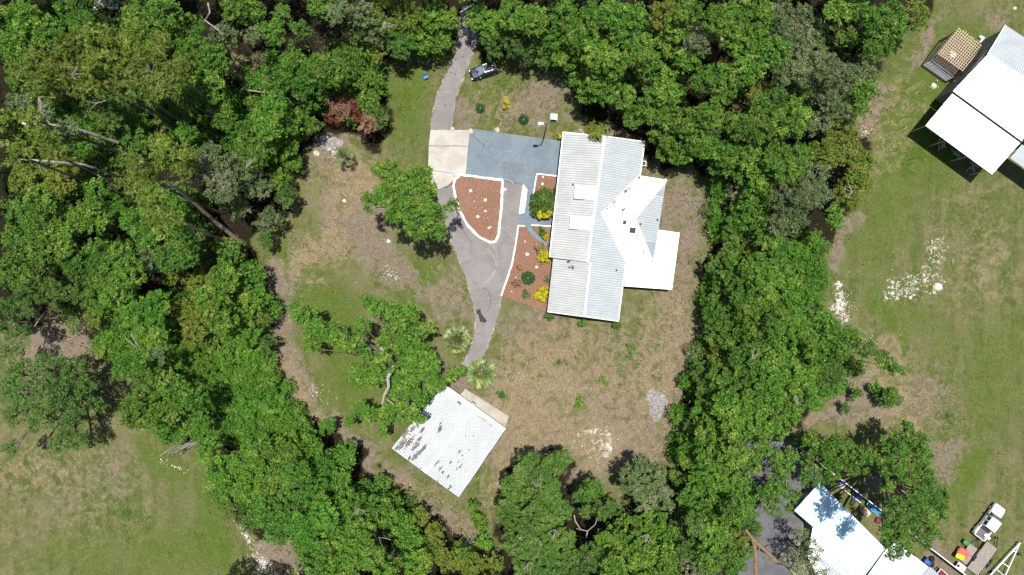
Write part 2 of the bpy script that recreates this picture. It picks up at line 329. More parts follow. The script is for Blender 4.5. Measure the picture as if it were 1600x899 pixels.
# ---------------- paving, beds, kerbs ----------------
def pp(pts, h=0.0): return [tuple(P(x, y, h))[:2] for x, y in pts]
def rough_poly(pts, amp=.12, step=.8, seed=1):
    r = random.Random(seed); out = []
    for i in range(len(pts)):
        a = Vector(pts[i]); b = Vector(pts[(i+1) % len(pts)]); L = (b-a).length; n = max(1, int(L/step))
        nrm = Vector((-(b-a).y, (b-a).x))/max(L, 1e-6)
        for k in range(n):
            p = a+(b-a)*(k/n)
            if k: p = p+nrm*r.uniform(-amp, amp)
            out.append((p.x, p.y))
    return out
def tri_sheet(name, poly, z, mat, parent=None, org=None, t=.05):
    import bmesh
    m = MB(); m.prism(poly, z-t, z); o = m.build(name, mat, parent, org)
    bm = bmesh.new(); bm.from_mesh(o.data); bmesh.ops.triangulate(bm, faces=[f for f in bm.faces if len(f.verts) > 4]); bm.to_mesh(o.data); bm.free()
    return o
def pavemat(name, c1, c2, dark, scale=.35, dirt=(.3,.25,.19), dirtf=.15, light=None, grain=.2):
    a = NM(name); big = a.noise(scale, 5, .6, dist=.8); fine = a.noise(9, 5, .75); med = a.noise(1.6, 5, .6, dist=1.5)
    c = a.mix(a.rng(big, .35, .65), c1, c2)
    c = a.mix(a.math('MULTIPLY', a.rng(med, .56, .72), .5), c, dark)
    if light: c = a.mix(a.math('MULTIPLY', a.rng(a.noise(.7, 6, .6, stretch=(1, 2.2, 1), dist=2.5, ang=.3), .58, .66), .5), c, light)
    c = a.mix(a.math('MULTIPLY', a.rng(a.noise(.5, 6, .7, dist=.4), .56, .7), dirtf*3), c, dirt)
    c = a.hsv(c, v=a.rng(fine, .25, .75, 1-grain, 1+grain, False))
    a.done(c, .9, 0, .2); a.bump(fine, .4, .02); return a.m
M['asphalt'] = pavemat('asphalt_old', (.185,.17,.165), (.225,.21,.205), (.15,.14,.137), dirtf=.06, light=(.29,.28,.27))
M['concrete'] = pavemat('concrete_old', (.38,.345,.305), (.47,.435,.395), (.30,.265,.235), dirtf=.1)
M['bluepaint'] = pavemat('blue_grey_paint', (.135,.17,.20), (.165,.205,.235), (.115,.145,.17), dirt=(.21,.19,.17), dirtf=.06, light=(.26,.31,.33), grain=.1)
M['yard_asphalt'] = pavemat('dark_asphalt', (.095,.095,.105), (.13,.13,.138), (.075,.075,.085), dirtf=.02, grain=.1)
M['stain'] = simple('oil_stain', (.03,.028,.028), .7)
M['patch'] = simple('grey_patch', (.145,.165,.18), .9, var=.2)
M['kerb'] = simple('white_kerb_paint', (.82,.81,.78), .8, var=.06, scale=2)
a = NM('red_mulch'); f1 = a.noise(8, 5, .8, dist=1); M['mulch'] = a.done(a.mix(a.rng(f1, .35, .65), (.14,.068,.04), (.31,.185,.13)), .95, 0, .1); a.bump(f1, .8, .08)
M['chip'] = leafmat('mulch_chip', (.17,.08,.05), (.36,.22,.155), None, trans=0.001, var=.4)
M['white_stone'] = simple('white_stone', (.60,.57,.52), .85, var=.1)
M['tan_stone'] = simple('tan_stone', (.5,.43,.33), .9, var=.2)

def strut(o, label): return tag(o, label, kind='structure')
drive = [(723,10),(752,10),(748,55),(742,80),(733,102),(727,115),(718,138),(712,155),(708,180),(705,203),(673,203),(676,180),(680,158),(688,135),(700,110),(710,90),(713,60)]
o = tri_sheet('driveway', rough_poly(pp(drive), .13, .45, 1), .045, M['asphalt']); strut(o, 'narrow worn grey asphalt driveway running up to the gate')
low = [(681,299),(702,291),(716,281),(727,276),(787,284),(819,289),(814,335),(810,354),(806,378),(799,410),(789,440),(784,463),(776,500),(767,528),(756,556),(738,572),(722,570),(734,550),(742,520),(743,497),(738,470),(727,432),(711,392),(697,360),(686,328)]
o = tri_sheet('driveway_loop', rough_poly(pp(low), .11, .45, 2), .045, M['asphalt']); strut(o, 'grey asphalt drive looping round the mulch island and tapering south')
conc = empty('concrete_pad', P(700,240), 'pale stained concrete pad left of the blue painted parking area', 'concrete pad'); conc['kind'] = 'structure'; del conc['category']
oc = P(700,240)
for pl in ([(673,203.5),(734,203.5),(731.5,229),(670,227)], [(670,227.6),(731.4,229.6),(727.5,275),(712,279),(709,271),(669,265.5)], [(669,266.2),(708.7,271.6),(711.5,279.5),(700,290),(680,298),(672,280)]):
    tri_sheet('slab', [(x-oc.x, y-oc.y) for x, y in pp(pl)], .049, M['concrete'], conc)
blue = [(737,201.5),(880,221),(878,276),(838,271),(832,305),(828,337),(867,343),(866,353),(829,351.5),(834,361),(846,370),(858,377),(853,387),(843,380),(830,368),(822,355),(820,350.5),(811,350),(810,337),(819.5,334.5),(824.3,296.5),(817,288),(787,283.5),(727.8,275),(731.6,229.8),(734.6,204)]
o = tri_sheet('painted_parking_pad', pp(blue), .055, M['bluepaint']); strut(o, 'blue grey painted concrete parking area and footpath beside the house')
o = tri_sheet('repair_patch', rough_poly(pp([(784,252),(820,256),(818,273),(783,270)]), .05, .5, 3), .060, M['patch']); strut(o, 'darker grey patch on the blue painted parking area')
o = tri_sheet('drive_stain', rough_poly(pp([(745,484),(751,483),(752,490),(756,495),(761,501),(758,505),(750,503),(748,493),(744,489)]), .05, .3, 4), .0492, M['stain']); strut(o, 'small black oil stain on the narrow southern end of the drive')
yard = [(1150,690),(1235,690),(1262,715),(1300,760),(1262,806),(1234,850),(1216,868),(1240,905),(1280,935),(1150,935),(1160,800)]
o = tri_sheet('dark_yard', pp(yard), .04, M['yard_asphalt']); strut(o, 'dark smooth asphalt yard beside the lower right white metal roof')
o = tri_sheet('grey_floor', pp([(1219,868),(1236,848),(1262,808),(1300,860),(1320,940),(1285,935),(1243,903)]), .043, simple('worn_grey_floor', (.2,.19,.14), .9)); strut(o, 'dull grey green concrete between dark yard and metal roof')

def bed(name, pts, label, z=.11, seed=1, nchip=1800):
    poly = rough_poly(pp(pts), .03, .6, seed); c = Vector((sum(p[0] for p in poly)/len(poly), sum(p[1] for p in poly)/len(poly), 0))
    e = empty(name, c, label, 'flower bed'); e['kind'] = 'structure'; del e['category']
    lp = [(x-c.x, y-c.y) for x, y in poly]
    tri_sheet('mulch_base', lp, z, M['mulch'], e, t=.12)
    xs = [p[0] for p in lp]; ys = [p[1] for p in lp]
    X = rng.uniform(min(xs), max(xs), nchip*2); Y = rng.uniform(min(ys), max(ys), nchip*2)
    ins = sdf_poly(X, Y, lp) > .05; X = X[ins]; Y = Y[ins]
    V, Q = leaf_quads(np.stack([X, Y, np.full(len(X), z+.025)], 1), np.tile([0, 0, 1.], (len(X), 1)), .16, .05, .5)
    me = np_mesh('mulch_chips', V, Q, tone=rng.random(len(Q))); ob = link_mesh('mulch_chips', me, e, [M['chip']]); ob['kind'] = 'stuff'
    return e
def leaf_quads(C, N, L, W, jit=.6, lvar=.35):
    """diamond leaves at C with normals about N"""
    n = len(C); N = N+rng.normal(0, jit, (n, 3)); N /= np.linalg.norm(N, axis=1, keepdims=True)+1e-9
    R = rng.normal(0, 1, (n, 3)); A = np.cross(N, R); A /= np.linalg.norm(A, axis=1, keepdims=True)+1e-9; B = np.cross(N, A)
    s = (1+rng.uniform(-lvar, lvar, (n, 1))); A = A*L/2*s; B = B*W/2*s; dz = N*(W*.18)
    V = np.stack([C-A, C-B*1.0+dz, C+A, C+B+dz], 1).reshape(-1, 3); Q = np.arange(4*n).reshape(-1, 4)
    return V, Q
isl = [(711,281),(720,273.5),(740,276),(785,282),(784,318),(781,345),(779,366),(774,377.5),(766,378.5),(749,371),(732,354),(719,331),(711.5,307),(708.5,291)]
bed('mulch_island', isl, 'teardrop bed of red mulch with white kerb in the middle of the drive', seed=5, nchip=3500)
bed('mulch_bed', [(839,272),(877,276),(868,343),(829,337.5),(833.3,305)], 'upper red mulch bed between blue path and house roof', seed=6, nchip=1200)
bed('mulch_bed', [(831,352.5),(866,354),(862,386),(853,378),(838,366)], 'small triangular mulch bed between two branches of blue path', seed=7, nchip=600)
bed('mulch_bed', [(810.5,353),(820,353.5),(829,367.5),(846,381),(858,389),(862,400),(862,440),(856,488),(825,477),(784.5,463),(801,412),(807,378)], 'long red mulch bed between drive and front of the house', seed=8, nchip=3500)
def kerb(name, pts, w_, label, closed=False, h=.15, stones=False):
    P3 = [P(x, y) for x, y in pts]; c = P3[0].copy(); m = MB(); n = len(P3)
    seg = []
    for i in range(n if closed else n-1):
        a, b = P3[i], P3[(i+1) % n]; L = (b-a).length; k = max(1, int(L/.55))
        for j in range(k): seg.append((a+(b-a)*(j/k), a+(b-a)*((j+1)/k)))
    pts2 = [s[0] for s in seg]+([] if closed else [seg[-1][1]])
    N = len(pts2); vs = []
    for i, p in enumerate(pts2):
        q0 = pts2[(i-1) % N] if (closed or i > 0) else p; q1 = pts2[(i+1) % N] if (closed or i < N-1) else p
        d = (q1-q0).normalized(); s = Vector((-d.y, d.x, 0)); ww = w_/2*random.uniform(.78, 1.15); hh = h*random.uniform(.85, 1.1); off = random.uniform(-.03, .03)
        vs += [p-s*(ww+.03)+s*off-c, p-s*ww*.8+s*off+Vector((0,0,hh))-c, p+s*ww*.8+s*off+Vector((0,0,hh))-c, p+s*(ww+.03)+s*off-c]
    f = []
    for i in range(N if closed else N-1):
        a = 4*i; b = 4*((i+1) % N)
        f += [(a+k, b+k, b+k+1, a+k+1) for k in range(3)]
    if not closed: f += [(0,1,2,3), (4*N-1,4*N-2,4*N-3,4*N-4)]
    m.add(vs, [t[::-1] for t in f]); o = m.build(name, M['kerb']); o.location = c
    return tag(o, label, 'kerb')
kerb('garden_kerb', isl, .42, 'rough white painted kerb ringing the teardrop mulch island', True)
kerb('garden_kerb', [(829,337),(833,305),(839,272),(877,276.5)], .2, 'thin white kerb round the upper mulch bed by the house')
kerb('garden_kerb', [(830,352.2),(865,354)], .2, 'short white kerb along the top of the small triangular bed')
kerb('garden_kerb', [(820.5,353),(810,353),(806.5,378),(800.5,412),(791,440),(783,463)], .27, 'long curving white kerb between the drive and long mulch bed')
m = MB(); c = P(817,310); m.prism([(x-c.x, y-c.y) for x, y in pp([(817.2,288.3),(824,296.2),(822,316),(819.2,333.5),(810.8,335),(813.5,312)])], 0, .16)
o = m.build('kerb_block', M['kerb']); o.location = c; tag(o, 'broad white painted concrete block between drive and blue footpath', 'kerb')

# worn marks and cracks, thin sheets on the paving
def mark(name, pts, w_, mat, label, z=.0495):
    q = [P(*p) for p in pts]; m = MB()
    for i in range(len(q)-1):
        s_ = (q[i+1]-q[i]).normalized(); s_ = Vector((-s_.y, s_.x, 0))*w_/2*random.uniform(.6, 1.3); m.add([Vector((v.x, v.y, z)) for v in (q[i]-s_, q[i+1]-s_, q[i+1]+s_, q[i]+s_)], [(0,1,2,3)])
    return tag(m.build(name, mat), label, kind='structure')
M['scuff'] = simple('pale_scuff', (.30,.29,.285), .9); M['crack'] = simple('dark_crack', (.07,.065,.06), .95); M['scuff_blue'] = simple('pale_scuff_blue', (.27,.33,.36), .9)
def arc(cx, cy, r, a0, a1, n=14, e=1.): return [(cx+r*math.cos(math.radians(a0+(a1-a0)*i/n)), cy+e*r*math.sin(math.radians(a0+(a1-a0)*i/n))) for i in range(n+1)]
mark('tyre_mark', arc(745,415,30,-60,70), .09, M['scuff'], 'pale curved tyre mark on the wide asphalt below the island'); mark('tyre_mark', arc(735,405,42,-40,60), .07, M['scuff'], 'longer pale curved tyre mark beside the first one')
mark('tyre_mark', arc(755,470,12,-90,60,e=1.6), .08, M['crack'], 'dark curled tyre mark above the oil stain'); mark('tyre_mark', [(783,355),(790,359),(797,366),(803,374)], .09, M['scuff'], 'pale straight scratch right of the island tip')
mark('tyre_mark', arc(785,292,18,-150,-20,e=.7), .12, M['scuff_blue'], 'pale curved tyre mark on the blue paint above the island', .0645); mark('tyre_mark', [(733,207),(745,218),(757,228),(752,236)], .3, M['patch'], 'grey brown smear at the upper left of the blue paint', .0645)
mark('crack_line', [(714,150),(711,165),(713,180),(709,196)], .05, M['crack'], 'crack down the middle of the narrow drive'); mark('crack_line', [(700,330),(716,345),(724,362),(738,380)], .05, M['crack'], 'crack along the left part of the asphalt loop'); mark('crack_line', [(668,228),(690,231),(712,227),(732,230)], .05, M['crack'], 'hairline crack across the concrete pad', .0535)
# stones: irregular lumps
def stone(px, py, r, label, mat='white_stone', cat='stone', seed=0, flat=.6, name='garden_stone', sx=1., rz=0., z=.1, group=None):
    import bmesh
    rr = random.Random(seed+int(px*7+py)); bm = bmesh.new(); bmesh.ops.create_icosphere(bm, subdivisions=2, radius=1)
    for v in bm.verts:
        n = 1+rr.uniform(-.3, .22); v.co *= n; v.co.z = max(v.co.z, -.2)
    bmesh.ops.scale(bm, vec=(r*sx, r, r*flat), verts=bm.verts)
    me = bpy.data.meshes.new(name); bm.to_mesh(me); bm.free(); o = link_mesh(name, me, None, [M[mat]])
    o.location = P(px, py)+Vector((0, 0, z)); o.rotation_euler = (0, 0, rz); return tag(o, label, cat, group)
for (x, y, r, sx, rz, lab) in ((735.5,298.5,.24,1,0,'squarish white stone nearest the top of the mulch island'),(758,313,.26,1.1,.4,'white ring shaped stone in right half of the mulch island'),
    (741,315,.12,1,0,'tiny white stone in the middle of the mulch island'),(758.5,330,.19,1.2,0,'small oval white stone right of centre in mulch island'),
    (746.5,339,.25,1,0,'round white stone in lower middle of the mulch island'),(764.5,356,.17,2.1,.35,'long white stone near bottom tip of the mulch island'),
    (788,297,.25,1.4,.3,'pale stone just outside the right kerb of the mulch island'),(848.5,277,.17,1,0,'small white stone at the top of the upper mulch bed'),
    (847.5,288,.24,1,0,'square white stone left of centre in upper mulch bed'),(820.5,378,.2,.6,.3,'upright white stone near the top of the long mulch bed'),
    (824,397.5,.26,1.1,0,'white stone in the long mulch bed left of yellow shrub'),(838.5,417.5,.22,1.3,0,'grey white stone above the dark green cycad'),
    (799.5,455.5,.12,1,0,'tiny white stone low in the long mulch bed'),(806,434,.1,1,0,'very small pink white stone left of the cycad')):
    stone(x, y, r, lab, sx=sx, rz=rz)
for (x, y, r, lab) in ((735,206,.45,'big pale boulder at the top left corner of the blue parking area'),(777,203,.4,'pale boulder on the top edge of the blue parking area'),(707,202,.35,'pale boulder where drive meets the concrete pad'),
    (1465,448,.6,'large pale limestone lump alone in the right field'),(1586,13,.3,'white stone near the top right corner of the field'),(1459,134,.45,'white limestone lump by the lower end of the wire pen'),
    (607,377,.3,'pale limestone lump left of the yard tree shadow'),(538,314,.28,'whitish rock on bare soil below the small palm'),(494,240,.5,'cream boulder left of the small palm'),(485,231,.25,'small cream stone beside the cream boulder'),
    (1546,218,.2,'tiny white stone under lower edge of the barn')):
    stone(x, y, r, lab, mat='tan_stone' if 'cream' in lab or 'boulder' in lab else 'white_stone', name='field_stone', z=0)
def pebbles(name, areas, n, label, mat, rmin=.05, rmax=.16):
    V = []; F = []; k = 0; base = np.array([(1,0,0),(0,1,0),(-1,0,0),(0,-1,0),(0,0,.8)]); tri = np.array([(0,1,4),(1,2,4),(2,3,4),(3,0,4)])
    for (cx, cy, rx, ry, ang, wgt) in areas:
        c_, s_ = math.cos(math.radians(ang)), math.sin(math.radians(ang))
        for _ in range(int(n*wgt)):
            r = abs(random.gauss(0, .5)); t = random.uniform(0, 6.283); dx = r*rx*math.cos(t); dy = r*ry*math.sin(t)
            p = P(cx+dx*c_-dy*s_, cy+dx*s_+dy*c_); R = random.uniform(rmin, rmax); q = base*R*rng.uniform(.6, 1.3, (5, 1)); a_ = random.uniform(0, 6.28)
            q = np.stack([q[:,0]*math.cos(a_)-q[:,1]*math.sin(a_), q[:,0]*math.sin(a_)+q[:,1]*math.cos(a_), q[:,2]], 1)+np.array([p.x, p.y, 0.0]); V.append(q); F.append(tri+k*5); k += 1
    me = np_mesh(name, np.concatenate(V), None, np.concatenate(F)); o = link_mesh(name, me, None, [mat]); return tag(o, label, 'gravel', kind='stuff')
EDGE = [((x0+x1)/2, (y0+y1)/2, max(2, math.hypot(x1-x0, y1-y0)/2), 2.2, math.degrees(math.atan2(y1-y0, x1-x0)), .012*math.hypot(x1-x0, y1-y0)) for poly in (drive[5:]+drive[:1], low[:1]+low[5:]) for (x0, y0), (x1, y1) in zip(poly, poly[1:]) if math.hypot(x1-x0, y1-y0) < 60]
pebbles('edge_gravel', EDGE, 150, 'pale sandy grit along the ragged drive edges', simple('edge_grit', (.45,.40,.32), .95, var=.3), .03, .09)
pebbles('limestone_gravel', [(455,455,60,40,0,.05),(1316,475,20,40,0,3),(1360,535,30,12,40,1.2),(1430,440,70,24,-28,2),(1460,387,20,24,0,1),(1395,457,22,14,0,.8),(1465,448,10,8,0,.5),(1358,600,26,12,0,1),(385,838,10,36,-42,1.5),(410,878,14,24,-40,1.6),(472,888,12,16,0,1),(275,730,46,8,22,.8),(365,795,8,6,0,.3),
  (930,672,24,6,-8,.7),(947,700,10,20,0,.9),(930,695,34,28,0,.5),(1025,632,16,26,0,1),(515,233,10,16,0,.6),(495,612,40,16,30,.6),(608,430,24,14,30,.6),(1460,135,8,7,0,.3),(1352,205,12,12,0,.5),(908,205,12,6,0,.4)], 60, 'scattered white limestone bits in the grass and bare soil', M['white_stone'], .03, .10)

# ---------------- metal roofs ----------------
def metalmat(name, c, c2, rough=.45, rust=0, metal=0., dirt=0.12):
    a = NM(name); n = a.noise(.5, 5, .6); f = a.noise(6, 4, .7)
    col = a.mix(a.rng(n, .35, .65), c, c2)
    col = a.mix(a.math('MULTIPLY', a.rng(a.noise(.9, 6, .7, stretch=(.12, 1, 1), ang=-.12), .5, .68), .35), col, tuple(x*.72 for x in c))
    if rust: col = a.mix(a.rng(a.noise(.8, 7, .75, dist=.5), .62-rust*.1, .68), col, (.16,.11,.08))
    col = a.mix(a.math('MULTIPLY', a.rng(f, .6, .8), dirt), col, (.3,.29,.27))
    return a.done(col, rough, metal, .5)
M['roof_main'] = metalmat('roof_galvanised', (.38,.39,.385), (.46,.465,.455))
M['roof_east'] = metalmat('roof_bluish', (.375,.41,.425), (.43,.46,.475))
M['roof_white'] = metalmat('roof_white', (.84,.84,.83), (.88,.88,.875), dirt=.04)
M['roof_rib_shadow'] = metalmat('roof_grey_patch', (.24,.28,.31), (.29,.33,.36))
M['roof_shed'] = metalmat('roof_shed', (.43,.47,.475), (.56,.59,.59), dirt=.35)
M['roof_teal'] = metalmat('roof_white_teal', (.57,.80,.92), (.60,.82,.93), dirt=.03)  # white roof given a teal base so its shaded parts turn blue
M['rib_main'] = simple('rib_shaded', (.325,.335,.335), .6, var=.1)  # rib colours set darker than the sheets to imitate shade on rib sides
M['rib_east'] = simple('rib_blue_grey', (.30,.335,.35), .6, var=.1)
M['rib_shed'] = simple('rib_shed', (.28,.335,.35), .6, var=.15)
M['flash'] = simple('ridge_flashing', (.86,.86,.85), .5, var=.03)
M['wall'] = simple('house_wall', (.55,.52,.46), .8, var=.08)
M['wall_grey'] = simple('barn_wall', (.22,.215,.20), .8, var=.08)
M['shade_and_beam_blue'] = simple('fence_shade_beam_blue', (.05,.05,.22), .7, var=.1)  # white fence faces get this blue to imitate their shaded side
M['glass'] = simple('window_glass', (.05,.07,.09), .1, spec=.8, var=.05)
M['dark'] = simple('dark_grey', (.035,.035,.04), .7)
M['black'] = simple('black_metal', (.02,.02,.022), .5)
M['litter'] = leafmat('roof_leaf_litter', (.11,.09,.08), (.22,.185,.17), None, trans=.001, var=.4)
M['wood_pale'] = simple('pale_timber', (.55,.44,.30), .8, var=.15)
M['wood_grey'] = simple('weathered_timber', (.27,.235,.2), .9, var=.2)
M['white'] = simple('white_paint', (.82,.82,.81), .5, var=.03)
M['galv'] = simple('galvanised_steel', (.5,.5,.5), .5, var=.1)

def ribs(parent, org, poly3, ddir, spacing=.36, w_=.12, h_=.035, mat=None, name='roof_ribs', w_end=None):
    """raised ribs running along ddir (horizontal direction) on a planar roof polygon"""
    p = [Vector(q) for q in poly3]; n = None
    for i in range(len(p)):
        n_ = (p[1]-p[0]).cross(p[i]-p[0])
        if n is None or n_.length > n.length: n = n_
    n.normalize(); n = n if n.z > 0 else -n
    zof = lambda x, y: p[0].z-(n.x*(x-p[0].x)+n.y*(y-p[0].y))/n.z
    d = Vector((ddir[0], ddir[1])).normalized(); s = Vector((-d.y, d.x)); m = MB()
    ss = [s.dot(q.xy) for q in p]; t0, t1 = min(ss), max(ss); t = t0+spacing*.5
    while t < t1-.03:
        hits = []
        for i in range(len(p)):
            a, b = p[i].xy, p[(i+1) % len(p)].xy; sa, sb = s.dot(a)-t, s.dot(b)-t
            if (sa > 0) != (sb > 0): q = a+(b-a)*(sa/(sa-sb)); hits.append(d.dot(q))
        hits.sort()
        for k in range(0, len(hits)-1, 2):
            u0, u1 = hits[k]+.02, hits[k+1]-.02
            if u1-u0 < .1: continue
            vs = []
            for u in (u0, u1):
                for off, hh in ((-w_/2, .002), (-w_*.22, h_), (w_*.22, h_), (w_/2, .002)):
                    q = d*u+s*(t+off); vs.append(Vector((q.x, q.y, zof(q.x, q.y)))+n*hh-org)
            m.add(vs, [(0,4,5,1),(1,5,6,2),(2,6,7,3),(0,1,2,3),(7,6,5,4)])
        t += spacing
    o = m.build(name, mat, parent); o['kind'] = 'stuff'; return o
def roof_face(parent, org, pts, mat, name='roof_panel', t=.06, rib=None, ribm=None, label=None, **kw):
    m = MB(); m.slab([Vector(q)-org for q in pts], t); o = m.build(name, mat, parent)
    if label: o['label'] = label
    RM = {'roof_galvanised': M['rib_main'], 'roof_bluish': M['rib_east'], 'roof_shed': M['rib_shed']}
    if rib is not None: ribs(parent, org, pts, rib, mat=ribm or RM.get(mat.name, mat), **kw)
    return o
def wallring(parent, org, pts, z1, inset, mat, name='wall', t=.15):
    """walls under an eaves polygon, pulled in; each side a part"""
    c = Vector((sum(p[0] for p in pts)/len(pts), sum(p[1] for p in pts)/len(pts)))
    q = [Vector(p[:2]) for p in pts]; q = [v+(c-v).normalized()*inset for v in q]
    for i in range(len(q)):
        a, b = q[i], q[(i+1) % len(q)]; d = (b-a).normalized(); s = Vector((-d.y, d.x))
        if s.dot(c-a) < 0: s = -s
        m = MB(); v = [a+s*.0, b-d*t, b-d*t+s*t, a+s*t]
        m.prism([(k.x-org.x, k.y-org.y) for k in v], 0, z1); m.build(name, mat, parent)
    return q
# --- main house
class Plane:
    def __init__(s, a, b, c):
        s.p = P(*a); s.n = (P(*b)-s.p).cross(P(*c)-s.p).normalized()
    def at(s, x, y, dz=0.0):
        g = P(x, y, 0); o = Vector((0, 0, CAM_H)); d = g-o; t = s.n.dot(s.p-o)/s.n.dot(d); q = o+d*t; q.z += dz; return q
    def poly(s, pts, dz=0.0): return [s.at(x, y, dz) for x, y in pts]
HO = P(925, 360)
house = empty('house', HO, 'long ranch house under ribbed white metal roofs with a hipped rear wing', 'house')
PA = Plane((880,207,3.0), (858.5,402,3.0), (945,213.5,4.9)); PA2 = Plane((864,403,2.6), (855,487,2.6), (912.5,494.5,4.4))
PB = Plane((1007,222,2.75), (966,502,2.75), (945,213.5,4.86))
rd = (P(1007,222)-P(880,207)).xy; rdn = rd.normalized()
roof_face(house, HO, PA.poly([(880,207),(945,213.5),(917.5,410.5),(858.5,402)]), M['roof_main'], 'roof_slope', .1, rd, label='upper front roof slope with two white dormers')
roof_face(house, HO, PA2.poly([(864.8,399),(921.5,406.5),(912.5,494.5),(855,487)]), M['roof_main'], 'roof_slope', .1, rd, label='lower front roof slope, one step down')
roof_face(house, HO, PB.poly([(945,213.5),(1007,222),(1000,275),(940.5,335),(977.5,411),(966,502),(912.8,494.6),(921.8,410.8),(917.8,410.4)]), M['roof_east'], 'roof_slope', .1, rd, label='blue tinted rear roof slope')
hA = PB.at(940.5, 335).z
PN = Plane((1041,281,2.8), (940.5,335,hA+.03), (991,341,hA+.03)); PS = Plane((977.5,411,2.85), (940.5,335,hA+.03), (991,341,hA+.03)); PE = Plane((991,341,hA+.03), (1041,281,2.8), (1020,411,2.8))
nd = (P(1000,275)-P(995,330)).xy; ed = (P(1062,364)-P(1029,360)).xy
roof_face(house, HO, PN.poly([(940.5,335),(1000.3,274.5),(1041,281),(991,341)]), M['roof_white'], 'wing_roof', .08, nd, label='bright white north slope of the rear wing', h_=.025)
roof_face(house, HO, PS.poly([(940.5,335),(991,341),(1020,411),(977.5,411)]), M['roof_white'], 'wing_roof', .08, nd, label='bright white south slope of the rear wing', h_=.012)
roof_face(house, HO, PE.poly([(991,341),(1041,281),(1026,378),(1020,411)]), M['roof_east'], 'wing_roof', .08, ed, label='bluish triangular hip end of the rear wing')
def patch(pl, pts, mat, name, label=None, dz=.05, **kw):
    m = MB(); q = pl.poly(pts, dz); m.slab([v-HO for v in q], .03); o = m.build(name, mat, house)
    if label: o['label'] = label
    if kw: ribs(house, HO, q, kw['rib'], mat=kw['rm'], spacing=kw.get('sp', .3), h_=.05, w_=.13)
    return o
M['grey_rib'] = simple('grey_rib', (.62,.61,.60), .6, var=.05)
M['rib_dark'] = simple('dark_rib', (.34,.335,.33), .7, var=.1)
patch(PN, [(983,290),(997,279),(996.5,322),(992,337),(976,336.5)], M['roof_white'], 'ribbed_panel', 'tall panel with ribs painted dark for lack of glare', rib=nd, rm=M['rib_dark'])  # dark rib colour marks the strips without sun glare
patch(PN, [(1017,280),(1034,283.5),(1014,305)], M['roof_white'], 'ribbed_panel', 'short triangular panel with ribs painted dark for lack of glare', rib=nd, rm=M['rib_dark'])
patch(PE, [(1031,296.5),(1037.6,297.5),(1036,306.5),(1025,304)], M['roof_rib_shadow'], 'grey_roof_patch', 'small grey panel near the wing corner')
patch(PE, [(1006,376.5),(1024.5,379),(1019.3,409)], M['roof_rib_shadow'], 'grey_roof_patch', 'dark grey triangle of painted shade at the foot of the hip')  # shade on the hip laid in as a raised dark sheet
patch(PS, [(1004.8,389),(1008,397.5),(1003,397)], M['roof_rib_shadow'], 'grey_roof_patch', 'tiny dark triangle on the white slope', dz=.04)
# flat white porch roof
PF = Plane((1062,364,2.45), (1050,453,2.4), (977.5,411,2.62))
roof_face(house, HO, PF.poly([(1028,359),(1062,364),(1050,453),(975,447.5),(977.8,409),(1019,409)]), M['roof_white'], 'flat_roof', .18, label='flat bright white roof over the rear porch')
def cap(pl, a, b, w_=.32, mat='flash', name='ridge_cap', dz=.07, dz2=None, pl2=None):
    m = MB(); q0 = pl.at(*a, dz); q1 = (pl2 or pl).at(*b, dz); m.bar(q0-HO, q1-HO, w_, .07); return m.build(name, M[mat], house)
cap(PB, (945,213.5), (917.6,410.4)); cap(PB, (922,411), (912.8,494.5)); cap(PN, (941,335), (991,341), .3); cap(PE, (991,341), (1041,281), .42); cap(PE, (991,341), (1020,411), .34)
cap(PN, (941,334.5), (1000.3,274.7), .42, name='valley_flashing', dz=.05); cap(PS, (941,335.5), (977.5,410.5), .16, name='valley_flashing', dz=.05)
cap(PA, (880,206.6), (858.5,402.2), .16, name='eave_trim', dz=.0); cap(PB, (1007.3,222), (1000.4,274), .16, name='eave_trim', dz=0); cap(PB, (977.7,411.5), (966.2,502), .14, name='eave_trim', dz=0)
cap(PA, (880,206.6), (945,213.2), .12, name='eave_trim', dz=.02); cap(PB, (945.4,213.2), (1007,221.6), .12, name='eave_trim', dz=.02)
cap(PA2, (855,487.3), (912.5,494.9), .12, name='eave_trim', dz=.02); cap(PB, (913,494.9), (966,502.3), .12, name='eave_trim', dz=.02)
for (pts, lab) in (([(898.8,289.5),(932,291),(929.8,312.7),(896.8,310)], 'northern white shed dormer'), ([(891.8,337.5),(925,339.5),(923.2,360),(889.5,357.3)], 'southern white shed dormer')):
    x0 = PA.at(*pts[0]).z; top = [P(pts[0][0], pts[0][1], 4.55), P(pts[1][0], pts[1][1], 4.88), P(pts[2][0], pts[2][1], 4.88), P(pts[3][0], pts[3][1], 4.55)]
    m = MB(); m.slab([q-HO for q in top], .08); d = m.build('dormer', M['roof_white'], house); d['label'] = lab  # white top colour stands in for sunlight on the flatter pitch
    b = [q-HO for q in top]; cc = sum(b, Vector())/4; bb = [cc+(v-cc)*.94 for v in b]; m = MB()
    lo = [Vector((v.x, v.y, PA.at(*pts[i]).z-.3)) for i, v in enumerate(bb)]
    for i in range(4): a_, b_ = i, (i+1) % 4; m.add([lo[a_], lo[b_], bb[b_]-Vector((0,0,.09)), bb[a_]-Vector((0,0,.09))], [(0,1,2,3)])
    m.build('dormer_wall', M['wall'], d)
    m = MB(); q0 = bb[0]*.75+bb[3]*.25; q1 = bb[0]*.25+bb[3]*.75; oo = Vector((-rdn.x, -rdn.y, 0))*.02
    m.add([q0+oo-Vector((0,0,.25)), q1+oo-Vector((0,0,.25)), q1+oo-Vector((0,0,.55)), q0+oo-Vector((0,0,.55))], [(0,1,2,3)]); m.build('window', M['glass'], d)
